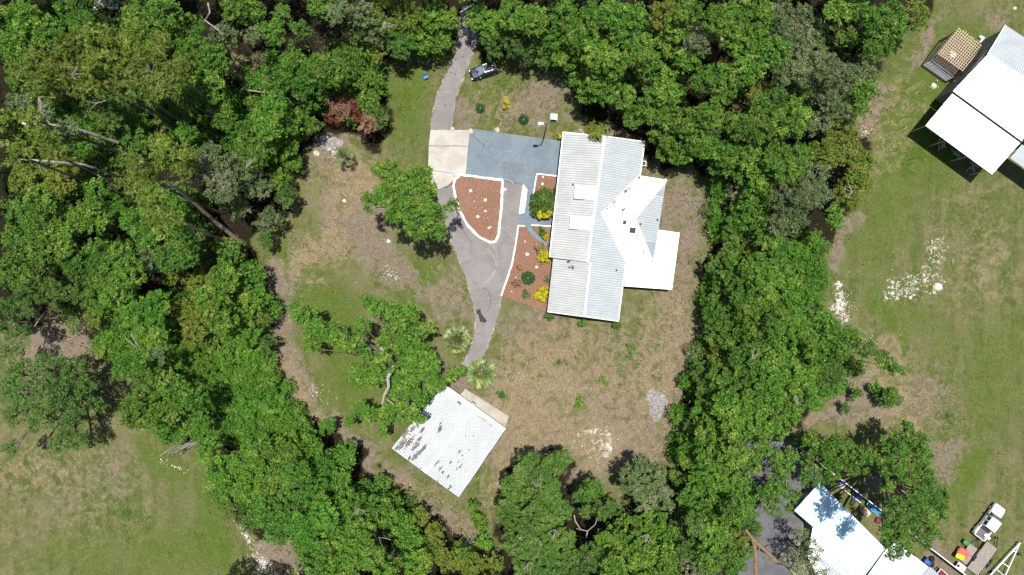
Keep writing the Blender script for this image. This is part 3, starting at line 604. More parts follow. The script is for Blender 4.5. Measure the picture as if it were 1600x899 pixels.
# walls (one part each side)
def walls(parent, org, pts, z1, mat, t=.15, wins=()):
    q = [Vector(p) for p in pts]
    if area2([(v.x, v.y) for v in q]) < 0: q = q[::-1]
    for i in range(len(q)):
        a_, b_ = q[i], q[(i+1) % len(q)]; d = (b_-a_).normalized(); s = Vector((-d.y, d.x))
        m = MB(); m.prism([(k.x-org.x, k.y-org.y) for k in (a_, b_-d*t, b_-d*t+s*t, a_+s*t)], 0, z1); wl = m.build('wall', mat, parent)
        n = max(1, int((b_-a_).length/4))
        for k in range(n):
            if (b_-a_).length < 3: break
            c_ = a_+d*((k+.5)*(b_-a_).length/n)-s*.02; m = MB()
            u0 = c_-d*.55; u1 = c_+d*.55
            m.prism([(v.x-org.x, v.y-org.y) for v in (u0, u1, u1+s*.03, u0+s*.03)], .95, 2.05); m.build('window', M['glass'], wl)
ins = lambda x, y: P(x, y, 2.6).xy
walls(house, HO, [ins(885,213), ins(1001,227), ins(994,278), ins(1033,285), ins(1022,362), ins(1017,406), ins(972,404), ins(960,496), ins(861,483), ins(869,404), ins(864,398)], 2.58, M['wall'])
for x, y in ((1058,368),(1047,448),(1013,446),(979,443)): MB().box(-.06, .06, -.06, .06, 0, 2.35, Matrix.Translation(P(x, y, 2.4)-Vector((0,0,2.4))-HO)).build('porch_post', M['white'], house)
m = MB(); q = [P(x, y, 2.3) for x, y in ((977,443.5),(1047,449.5))]; m.bar(q[0]-HO-Vector((0,0,1.1)), q[1]-HO-Vector((0,0,1.1)), .05, 2.1); m.build('porch_screen', M['dark'], house)
def vent(pl, x, y, w_, l_, h_, mat, lab=None, name='roof_vent'):
    q = pl.at(x, y)-HO; m = MB(); R_ = Matrix.Translation(q) @ Matrix.Rotation(math.radians(-7), 4, 'Z')
    m.box(-w_/2, w_/2, -l_/2, l_/2, 0, h_, R_); m.box(-w_*.38, w_*.38, -l_*.38, l_*.38, h_, h_+.06, R_)
    o = m.build(name, M[mat], house)
    if lab: o['label'] = lab
vent(PS, 975.8,347.5,.45,.5,.25,'dark','small square dark roof vent'); vent(PS, 988.3,360,.85,.75,.3,'dark','larger square dark roof vent')
for x, y, pl in ((963,422.5,PB),(1027,343.5,PE),(1000.5,350.5,PE),(895,419,PA2),(889.5,418,PA2),(889,409,PA2),(895,289,PA),(919,343,PA)): vent(pl, x, y, .22, .28, .2, 'dark', name='vent_pipe')
m = MB()
V_ = []; 
def litter_on(pl, spots, n, size=.22):
    C = []; 
    for (x, y, r) in spots:
        for _ in range(int(n*r)): 
            g_ = random.gauss(0, r*.85); q = pl.at(x+g_*.6+random.gauss(0, r*.35), y-g_*.75+random.gauss(0, r*.35), .07); C.append(tuple(q))
    return C
C = litter_on(PN, [(998.5,278,1.6),(978,297.5,3.4),(959,316,2.8),(949,325.5,2.2),(974,328,1.4)], 16)+litter_on(PA2, [(894,418.5,1.6),(888,408,2)], 12)
Vl, Ql = leaf_quads(np.array(C)-np.array(HO), np.tile([0,0,1.], (len(C),1)), .3, .2, .4); lo_ = link_mesh('leaf_litter', np_mesh('leaf_litter', Vl, Ql, tone=rng.random(len(Ql))), house, [M['litter']]); lo_['kind'] = 'stuff'
# condenser by rear wall
ac = empty('air_conditioner', P(1004.5,257), 'small grey air conditioning unit against the rear wall of the house', 'air conditioner')
m = MB(); m.box(-.4,.4,-.4,.4,0,.75); m.build('casing', M['galv'], ac); m = MB(); m.tube([(0,0,.75),(0,0,.79)], [.3,.3], 12); m.build('fan_grille', M['dark'], ac)

# --- lower shed
SO = P(700,690)
shed = empty('shed', SO, 'square shed with pale dirty ribbed metal roof south of the drive', 'shed')
PL = Plane((611,701,2.6), (692,603,2.6), (740,640,3.5)); PR = Plane((717.5,778,2.6), (788,673,2.6), (740,640,3.5))
sd = (P(740,640)-P(664,739.5)).xy
Sr = (740,638.5); Sr2 = (664,739.6)
HO_ = HO; HO = SO; hs = house; house = shed
# roof ridge runs across; slopes low
PL = Plane((611.5,701,2.7), (692,603,3.0), (740,638.5,3.3)); PR = Plane((717,778,2.7), (788,673,3.0), (740,638.5,3.3))
roof_face(shed, SO, PL.poly([(611.5,701),(692,603.5),(740,638.5),(664,739.8)]), M['roof_shed'], 'roof_slope', .1, sd, label='western half of the roof, rust stained and leaf strewn')
roof_face(shed, SO, PR.poly([(664,739.8),(740,638.5),(788,673.5),(717,778)]), M['roof_shed'], 'roof_slope', .1, sd, label='eastern half of the roof with scattered dark spots')
cap(PL, (692,603), (740,638), .75, 'flash', 'fascia', .06); cap(PR, (740,638), (788,672.7), .75, 'flash', 'fascia', .06)
cap(PR, (740,639), (664.3,739.5), .45, 'roof_shed', 'ridge_cap', .06)
cap(PL, (611.5,701), (664,740), .1, 'dark', 'eave_trim', .0); cap(PR, (664,740), (717,778.3), .1, 'dark', 'eave_trim', .0); cap(PR, (717.3,778), (788.3,673.7), .1, 'dark', 'eave_trim', 0)
walls(shed, SO, [P(x, y, 2.6).xy for x, y in ((619,701),(693,611),(780,674),(716,769))], 2.5, M['wall'])
C = litter_on(PL, [(628,694,6),(640,690,6),(650,697,5),(633,678,5),(655,707,4),(648,714,4),(656,686,3),(660,672,3),(645,670,4),(663,700,3),(687,672,2.5),(688,667,2),(689,661,1.5),(640,716,2),(620,700,2),(655,735,2)], 26)+litter_on(PR, [(682,724,3),(688,733,3),(692,738,1.5),(704,723,2),(718,706,2.2),(720,729,2),(714,733,1.5),(703,762,3),(700,745,2),(727,682,.6),(740,681,.6),(683,753,1.2),(722,712,.6),(733,703,.6),(716,722,.9)], 9)
C += litter_on(PR, [(750+i*3, 650+i*2.2, 1) for i in range(9)], 6)+litter_on(PL, [(716+i, 627+i*.8, 1.5) for i in range(5)], 8)
Vl, Ql = leaf_quads(np.array(C)-np.array(SO), np.tile([0,0,1.], (len(C),1)), .22, .13, .25); lo_ = link_mesh('leaf_litter', np_mesh('leaf_litter', Vl, Ql, tone=rng.random(len(Ql))), shed, [M['litter']]); lo_['kind'] = 'stuff'
house = hs; HO = HO_
ap = [(719,617),(727,607.5),(795,650.5),(789,669),(781,664)]
o = tri_sheet('shed_apron', pp(ap), .12, pavemat('apron_concrete', (.30,.28,.235), (.41,.38,.325), (.19,.175,.15), dirtf=.25, grain=.3), t=.2); tag(o, 'cream concrete apron along the north east side of the shed', kind='structure')
ub = empty('utility_unit', P(739,631.5), 'small dark grey box unit on concrete apron beside the shed', 'utility box', rz=math.radians(-35)); m = MB(); m.box(-.32,.32,-.38,.38,.12,.75); m.build('casing', M['dark'], ub)
m = MB(); m.box(-.26,.26,-.3,.3,.75,.79); m.build('lid', M['galv'], ub)

# --- barn, upper right
BO = P(1540,160); barn = empty('barn', BO, 'big white metal roofed barn with open lean-to at upper right', 'barn'); HO_ = HO; HO = BO; hs = house; house = barn
bd = (P(1543,85)-P(1571,39)).xy
PB1 = Plane((1571,39.5,5.2), (1648,90,5.2), (1543,85.5,6.4)); PB2 = Plane((1543,85.5,6.4), (1620,139,6.4), (1489,143,5.4)); PB3 = Plane((1488,147,5.0), (1596,225,5.0), (1446,196.5,4.5))
roof_face(barn, BO, PB1.poly([(1571,39.5),(1660,97.5),(1632,145),(1543,85.5)]), M['roof_east'], 'roof_slope', .1, bd, label='ribbed bluish north slope of the barn')
roof_face(barn, BO, PB2.poly([(1543,85.5),(1632,145),(1597,221),(1489,142.5)]), M['roof_white'], 'roof_slope', .1, bd, label='bright white south slope of the barn', h_=.01)
roof_face(barn, BO, PB3.poly([(1488,146.5),(1594,223.5),(1550,273),(1446,196.5)]), M['roof_white'], 'lean_to_roof', .1, bd, label='bright white lean-to roof', h_=.01)
cap(PB2, (1543,85.3), (1632,144.5), .3); cap(PB1, (1571,39.2), (1543,85.3), .12, name='eave_trim', dz=.0)
w4 = lambda x, y, h: P(x, y, h).xy
walls(barn, BO, [w4(1568,46,5.2), w4(1700,130,5.2), w4(1660,215,5.2), w4(1597,217,5.2), w4(1494,140,5.2), w4(1544,87,5.2)], 5.1, M['wall_grey'])
m = MB(); m.add([P(1568,45.5,5.15)-BO, P(1493,139.5,5.15)-BO, P(1544,87,6.2)-BO], [(0,1,2)]); m.build('gable', M['wall_grey'], barn)
for x, y in ((1449,196),(1480,219),(1514,244),(1545,266),(1570,246)):
    m = MB(); q = P(x, y, 4.3); m.tube([(q.x-BO.x, q.y-BO.y, 0), (q.x-BO.x, q.y-BO.y, 4.4)], [.08,.08], 6); m.build('post', M['wood_pale'], barn)
m = MB(); m.bar(P(1446.5,197,4.3)-BO, P(1550,273,4.3)-BO, .12, .25); m.build('eave_beam', M['shade_and_beam_blue'], barn)
roof_face(barn, BO, Plane((1597,226,4.3),(1640,255,4.3),(1578,247,3.9)).poly([(1597,226),(1650,262),(1632,286),(1578,247)]), M['roof_east'], 'side_roof', .08, bd, label='small side roof at the right edge of the barn')
house = hs; HO = HO_
# odds and ends stored under the lean-to
for k, (x, y, lab) in enumerate(((1470,226,'grey bundle lying in barn shade, leftmost'),(1492,240,'grey bundle lying in barn shade, middle'),(1518,262,'pale bundle lying in barn shade near its lower corner'))):
    m = MB()
    for j in range(5):
        a_ = random.uniform(0, 3.1); L = random.uniform(.5, 1); q = Vector((random.uniform(-.4,.4), random.uniform(-.4,.4), .1+.08*j)); m.bar(q-Vector((math.cos(a_),math.sin(a_),0))*L, q+Vector((math.cos(a_),math.sin(a_),0))*L, .1, .08)
    o = m.build('scrap_bundle', M['galv']); o.location = P(x, y); tag(o, lab, 'scrap')

# --- kennel pen with lattice roof
KO = P(1492,82); pen = empty('wire_pen', KO, 'black wire pen with open pale timber lattice roof left of the barn', 'pen')
H1 = 2.0; c1, c2, c3, c4 = P(1498,46,H1), P(1537,76,H1), P(1506.5,113,H1), P(1466.5,85,H1)
for i in range(14):
    t = i/13; m = MB(); a_ = c1.lerp(c2, t); b_ = c4.lerp(c3, t); d = (b_-a_).normalized(); m.bar(a_-d*random.uniform(.1,.5)-KO+Vector((0,0,.04)), b_+d*.1-KO+Vector((0,0,.04)), .085, .05); m.build('slat', M['wood_pale'], pen)
for i in range(13):
    t = i/12; m = MB(); a_ = c1.lerp(c4, t); b_ = c2.lerp(c3, t); d = (b_-a_).normalized(); m.bar(a_-d*.25-KO+Vector((0,0,.1)), b_+d*random.uniform(.0,.3)-KO+Vector((0,0,.1)), .07, .05); m.build('slat', M['wood_pale'], pen)
k1, k2, k3, k4, k5, k6 = [P(x, y, 1.9) for x, y in ((1492.5,51),(1478.5,58),(1451.5,95),(1489.5,122),(1505,115),(1467,85.5))]
loop = [k1, k2, k3, k4, k5]
for i in range(4):
    a_, b_ = loop[i], loop[i+1]; m = MB(); m.tube([a_-KO, b_-KO], [.05,.05], 5); g0, g1 = a_.copy(), b_.copy(); g0.z = g1.z = .05; m.tube([g0-KO, g1-KO], [.04,.04], 5); m.tube([a_-KO, g0-KO], [.05,.05], 5)
    L = (b_-a_).length; n = max(2, int(L/.45))
    for j in range(1, n):
        p_ = a_.lerp(b_, j/n); q_ = p_.copy(); q_.z = .05; m.tube([p_-KO, q_-KO], [.018,.018], 4)
    for z in (.45,.85,1.25,1.6): u, v = a_.copy(), b_.copy(); u.z = v.z = z; m.tube([u-KO, v-KO], [.018,.018], 4)
    m.build('wire_panel', M['black'], pen)
m = MB(); ta, tb, tc, td = k3, k4, k5, k6
for j in range(11): m.tube([ta.lerp(tb, j/10)-KO, td.lerp(tc, j/10)-KO], [.03,.03], 4)
for j in range(5): m.tube([ta.lerp(td, j/4)-KO, tb.lerp(tc, j/4)-KO], [.03,.03], 4)
m.build('wire_top', M['black'], pen)
m = MB(); g = [Vector((v.x, v.y, .03)) for v in (k3, k4, k5, k6)]; m.slab([v-KO for v in g], .02); m.build('floor_slab', simple('pen_floor', (.24,.24,.26), .9), pen)
m = MB(); m.slab([Vector((v.x, v.y, .035))-KO for v in (c1, c2, c3, c4)], .02); m.build('dirt_floor', simple('pen_dirt', (.13,.10,.08), .95, var=.4), pen)
for v in (c1, c2, c3, c4): m = MB(); m.tube([Vector((v.x, v.y, 0))-KO, v-KO], [.06,.06], 5); m.build('post', M['wood_pale'], pen)
o = MB().box(-.5,.5,-.35,.35,0,.5, Matrix.Rotation(.4, 4, 'Z')).box(-.3,.3,.3,.7,0,.4).build('dog_house', M['wood_pale']); o.location = P(1486,88); tag(o, 'pale wooden box standing on the dirt floor inside the pen', 'box')
tnk = empty('water_tank', P(1532,68), 'white plastic tank with pipes standing between lattice pen and barn', 'tank', rz=-.6); m = MB(); m.tube([(-.5,0,.4),(.5,0,.4)], [.4,.4], 12); m.build('drum', M['white'], tnk); m = MB(); m.tube([(-.9,.6,.3),(-.1,.7,.3)], [.2,.2], 10); m.build('drum', M['white'], tnk); m = MB(); m.bar((-.5,0,.05),(.5,0,.05),.7,.1); m.bar((.5,.0,.4),(1.5,.2,.6),.06,.06); m.build('pipe', M['dark'], tnk)

# --- lower right metal building
LO = P(1330,840); lod = empty('workshop', LO, 'large white metal roofed workshop at the lower right under trees', 'workshop'); HO_ = HO; HO = LO; hs = house; house = lod
ld = (P(1281,754)-P(1241,799)).xy
PW1 = Plane((1281,754.5,3.0), (1382,858,3.0), (1241,798,3.0)); PW1 = Plane((1281,754.5,2.9), (1372,826,2.9), (1241,798,3.2))
roof_face(lod, LO, PW1.poly([(1281,754.5),(1383,857),(1340,915),(1270,823),(1241,798)]), M['roof_teal'], 'roof_slope', .12, ld, label='wide white roof crossed by leaf shadows', spacing=.42, h_=.06, ribm=simple('teal_rib', (.42,.62,.73), .6))
PW2 = Plane((1384,858,2.7), (1421,862,2.7), (1357,896,2.75))
roof_face(lod, LO, PW2.poly([(1384,859),(1402,846),(1421,863),(1467,899),(1500,925),(1470,960),(1338,925)]), M['roof_white'], 'roof_slope', .12, label='second white roof, lower and further right')
roof_face(lod, LO, Plane((1270,823,2.9),(1340,915,2.9),(1290,905,2.8)).poly([(1270,823.5),(1341,916),(1335,960),(1290,930),(1262,870)]), M['roof_white'], 'side_roof', .1, label='white lean-to roof partly under a mossy tree')
m = MB(); q = [P(x, y, 3.05)-LO for x, y in ((1280,873),(1287,873.5),(1318,899),(1340,925),(1325,925),(1296,899))]; m.slab(q, .05); m.build('teal_panel', M['roof_east'], lod)
ribs(lod, LO, [P(x, y, 3.06) for x, y in ((1280,873),(1287,873.5),(1318,899),(1340,925),(1325,925),(1296,899))], ld, mat=M['roof_rib_shadow'], spacing=.45)
q = [P(x, y, 2.9) for x, y in ((1453,886),(1462,893),(1475,910),(1450,915),(1440,899))]; m = MB(); m.slab([v-LO for v in q], .05); m.build('teal_panel', M['roof_east'], lod); ribs(lod, LO, [v+Vector((0,0,.01)) for v in q], ld, mat=M['roof_rib_shadow'], spacing=.4)
m = MB(); m.tube([P(1383.5,858,3.0)-LO, P(1355,897,3.0)-LO], [.09,.09], 5); m.build('gutter_gap', M['dark'], lod)
walls(lod, LO, [P(x, y, 2.7).xy for x, y in ((1281,760),(1376,858),(1415,866),(1470,910),(1420,960),(1300,935),(1270,870),(1268,820),(1246,798))], 2.5, simple('workshop_wall', (.12,.12,.22), .8, var=.1))
house = hs; HO = HO_
# --- long fence: posts and panels
FA, FB = P(1246,699), P(1520,909); nF = 14
fence = empty('fence', FA, 'long white fence with faces painted shade blue running past the workshop', 'fence'); fd = (FB-FA).normalized()
for i in range(nF+1):
    p_ = FA.lerp(FB, i/nF)-FA; m = MB(); m.bar(p_, p_+Vector((0,0,1.95)), .1, .1, up=fd); m.build('post', M['white'], fence)
for i in range(nF):
    a_ = FA.lerp(FB, i/nF)-FA+fd*.06; b_ = FA.lerp(FB, (i+1)/nF)-FA-fd*.06
    m = MB(); m.bar(a_+Vector((0,0,.95)), b_+Vector((0,0,.95)), .05, 1.75); m.build('panel', M['shade_and_beam_blue'], fence)
    m = MB(); m.bar(a_+Vector((0,0,1.87)), b_+Vector((0,0,1.87)), .13, .08); m.build('top_rail', M['white'], fence)
# ---------------- trees ----------------
TREE_TRIS = 0
def leaf_tris(C, N, L, W, jit=.6, lvar=.35):
    n = len(C); N = N+rng.normal(0, jit, (n, 3)); N /= np.linalg.norm(N, axis=1, keepdims=True)+1e-9
    A = np.cross(N, rng.normal(0, 1, (n, 3))); A /= np.linalg.norm(A, axis=1, keepdims=True)+1e-9; B = np.cross(N, A)
    s = (1+rng.uniform(-lvar, lvar, (n, 1))); A = A*L*s; B = B*W*s*.5
    return np.stack([C-A*.4-B, C+A*.6, C-A*.4+B], 1).reshape(-1, 3)
def unit_shell(n, up=.15):
    d = rng.normal(0, 1, (n, 3)); d /= np.linalg.norm(d, axis=1, keepdims=True)
    d[:, 2] = np.where(d[:, 2] < -up, -d[:, 2]*.6, d[:, 2]); return d/np.linalg.norm(d, axis=1, keepdims=True)
def crown_arrays(discs, kind, dens=1.0):
    """discs: (center Vector, radius m). Returns leaf arrays + limb targets"""
    VV = []; TT = []; nv = 0; targets = []
    L, W, sr, cover = {'b': (.255,.17,.47,1.05), 'd': (.23,.15,.44,1.1), 'm': (.26,.13,.44,.9), 'y': (.25,.16,.44,1.0), 's': (.25,.16,.42,1.05), 'g': (.28,.18,.35,1.5)}[kind]
    for c, R in discs:
        sr_ = min(sr, R*.55)
        ns = max(4, int(1.75*(R/sr_)**2*(.8 if kind == 'm' else 1)))
        # sub clump centres over a dome, blue-noise-ish
        pts = []
        tries = 0
        while len(pts) < ns and tries < ns*12:
            tries += 1; t = rng.uniform(0, 2*np.pi); r = R*.88*math.sqrt(rng.random()); x, y = r*math.cos(t), r*math.sin(t)
            if any((x-p[0])**2+(y-p[1])**2 < (sr_*.72)**2 for p in pts): continue
            z = (math.sqrt(max(0, 1-(r/R)**2))-.75)*R*.75+rng.normal(0, sr_*1.0)
            pts.append((x, y, z))
        for (x, y, z) in pts:
            s = sr_*rng.uniform(.6, 1.3); n = int(cover*dens*2*np.pi*s*s*.85/(L*W*.5)); n = max(n, 12)
            ctr = np.array([c.x+x, c.y+y, c.z+z]); D = unit_shell(n); rad = s*(rng.uniform(.25, 1.12, (n, 1))**.55)
            lump = 1+.3*np.sin(D[:, :1]*5+x*3)*np.cos(D[:, 1:2]*5+y*3)
            th = rng.uniform(0, np.pi); ct, st_ = math.cos(th), math.sin(th); q = rng.uniform(1.0, 1.65); DX = (D[:, :1]*ct+D[:, 1:2]*st_)*q; DY = (-D[:, :1]*st_+D[:, 1:2]*ct)/q; DD = np.concatenate([DX*ct-DY*st_, DX*st_+DY*ct, D[:, 2:]*.75], 1)
            C = ctr+DD*rad*lump; N = D*.8+np.array([0, 0, .75])
            V = leaf_tris(C, N, L, W, .5); VV.append(V); TT.append(np.clip(rng.normal(.5, .22)+rng.normal(0, .1, n), 0, 1)); targets.append(Vector(ctr))
        # inner sparse foliage closing the interior, toned darker to suggest crown shade
        n = int(dens*np.pi*R*R*.8/(L*W*.5)*.32); t = rng.uniform(0, 2*np.pi, n); r = R*.9*np.sqrt(rng.random(n))
        C = np.stack([c.x+r*np.cos(t), c.y+r*np.sin(t), c.z-rng.uniform(.5, 3.0 if kind not in 'sg' else .8, n)*min(1, R/2.5)], 1)
        C[:, 2] = np.maximum(C[:, 2], .15)
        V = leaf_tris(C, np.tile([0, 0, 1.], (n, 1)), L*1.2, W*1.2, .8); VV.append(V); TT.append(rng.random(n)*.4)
    V = np.concatenate(VV); T = np.concatenate(TT); return V, T, targets
def pine_arrays(discs, dens=1.):
    VV = []; TT = []; targets = []; 
    for c, R in discs:
        n = int(dens*R*R*40); t = rng.uniform(0, 2*np.pi, n); r = R*np.sqrt(rng.random(n))
        # branch-end pads
        k = max(7, int(R*R*1.7)); tc = rng.uniform(0, 2*np.pi, k); rc = R*.9*np.sqrt(rng.random(k)); zc = rng.uniform(-1.6, 1.0, k)-rc*.15
        j = rng.integers(0, k, n)
        C = np.stack([c.x+rc[j]*np.cos(tc[j])+rng.normal(0, .55, n), c.y+rc[j]*np.sin(tc[j])+rng.normal(0, .55, n), c.z+zc[j]+rng.normal(0, .3, n)], 1)
        for q in range(k): targets.append(Vector((c.x+rc[q]*math.cos(tc[q]), c.y+rc[q]*math.sin(tc[q]), c.z+zc[q])))
        m = 16; D = unit_shell(n*m, .3); CC = np.repeat(C, m, 0); L = rng.uniform(.32, .55, (n*m, 1))
        S_ = np.cross(D, rng.normal(0, 1, (n*m, 3))); S_ /= np.linalg.norm(S_, axis=1, keepdims=True); wd = .06
        V = np.stack([CC+S_*wd, CC-S_*wd, CC+D*L], 1).reshape(-1, 3); VV.append(V); TT.append(np.repeat(np.clip(rng.normal(.5, .25, n), 0, 1), m))
    return np.concatenate(VV), np.concatenate(TT), targets
def make_tree(discs, kind, leaf, bark, label, cat='tree', name='tree', trunk_r=None, base=None, group=None, dens=1., limbs=10, lean=.0, limb_r=.5, wood=True):
    """discs: list of (px, py, r_px, h)"""
    global TREE_TRIS
    dd = [(P(x, y, h), r*.1*(CAM_H-h)/CAM_H) for x, y, r, h in discs]
    wsum = sum(R*R for _, R in dd); ctr = sum((c*R*R for c, R in dd), Vector())/wsum
    b = Vector((ctr.x, ctr.y, 0)) if base is None else P(*base)
    rel = [(c-b, R) for c, R in dd]
    V, T, tg = (pine_arrays(rel, dens) if kind == 'p' else crown_arrays(rel, kind, dens))
    root = empty(name, b, label, cat, group)
    me = np_mesh('crown', V, None, np.arange(len(V)).reshape(-1, 3), tone=T); TREE_TRIS += len(V)//3
    link_mesh('foliage' if cat in ('shrub', 'plant') else 'crown', me, root, [M[leaf]])
    if not wood: return root
    zc = ctr.z; R = math.sqrt(wsum); tr = trunk_r or max(.06, min(.42, R*.07)); c = ctr-b
    m = MB(); fork = Vector((c.x*.5, c.y*.5, zc*(.45 if kind != 'p' else .86))); mid = fork*.5+Vector((random.uniform(-.2,.2), random.uniform(-.2,.2), 0))
    if kind == 'p': fork = Vector((c.x*.92, c.y*.92, zc*.93)); mid = Vector((c.x*.42, c.y*.42, zc*.5))
    m.tube([(0,0,-.1), (mid.x*.2, mid.y*.2, mid.z*.3), mid, fork], [tr*1.35, tr*1.05, tr*.9, tr*.7], 7)
    main = []
    for c_, R_ in rel:   # a limb to each lobe
        e = c_-Vector((0, 0, R_*.35)); mp = fork.lerp(e, .5)+Vector((random.uniform(-.4,.4)*limb_r, random.uniform(-.4,.4)*limb_r, .3*limb_r)); m.tube([fork, mp, e], [tr*.5, tr*.3, tr*.15], 5, False); main.append((e, mp))
    random.shuffle(tg)
    for t in tg[:limbs*max(1, len(rel))]:
        e, mp = min(main, key=lambda q: (q[0]-t).length); st = e if random.random() < .6 else mp.lerp(e, random.random())
        t2 = t-Vector((0,0,.2)); md = st.lerp(t2, .5)+Vector((random.uniform(-.3,.3), random.uniform(-.3,.3), random.uniform(-.1,.2)))*min(1, R*.3)
        m.tube([st, md, t2, t2+(t2-md)*.35], [tr*.24, tr*.17, tr*.1, tr*.04], 4, False)
    m.build('trunk' if cat == 'tree' else 'stem', M[bark], root)
    return root
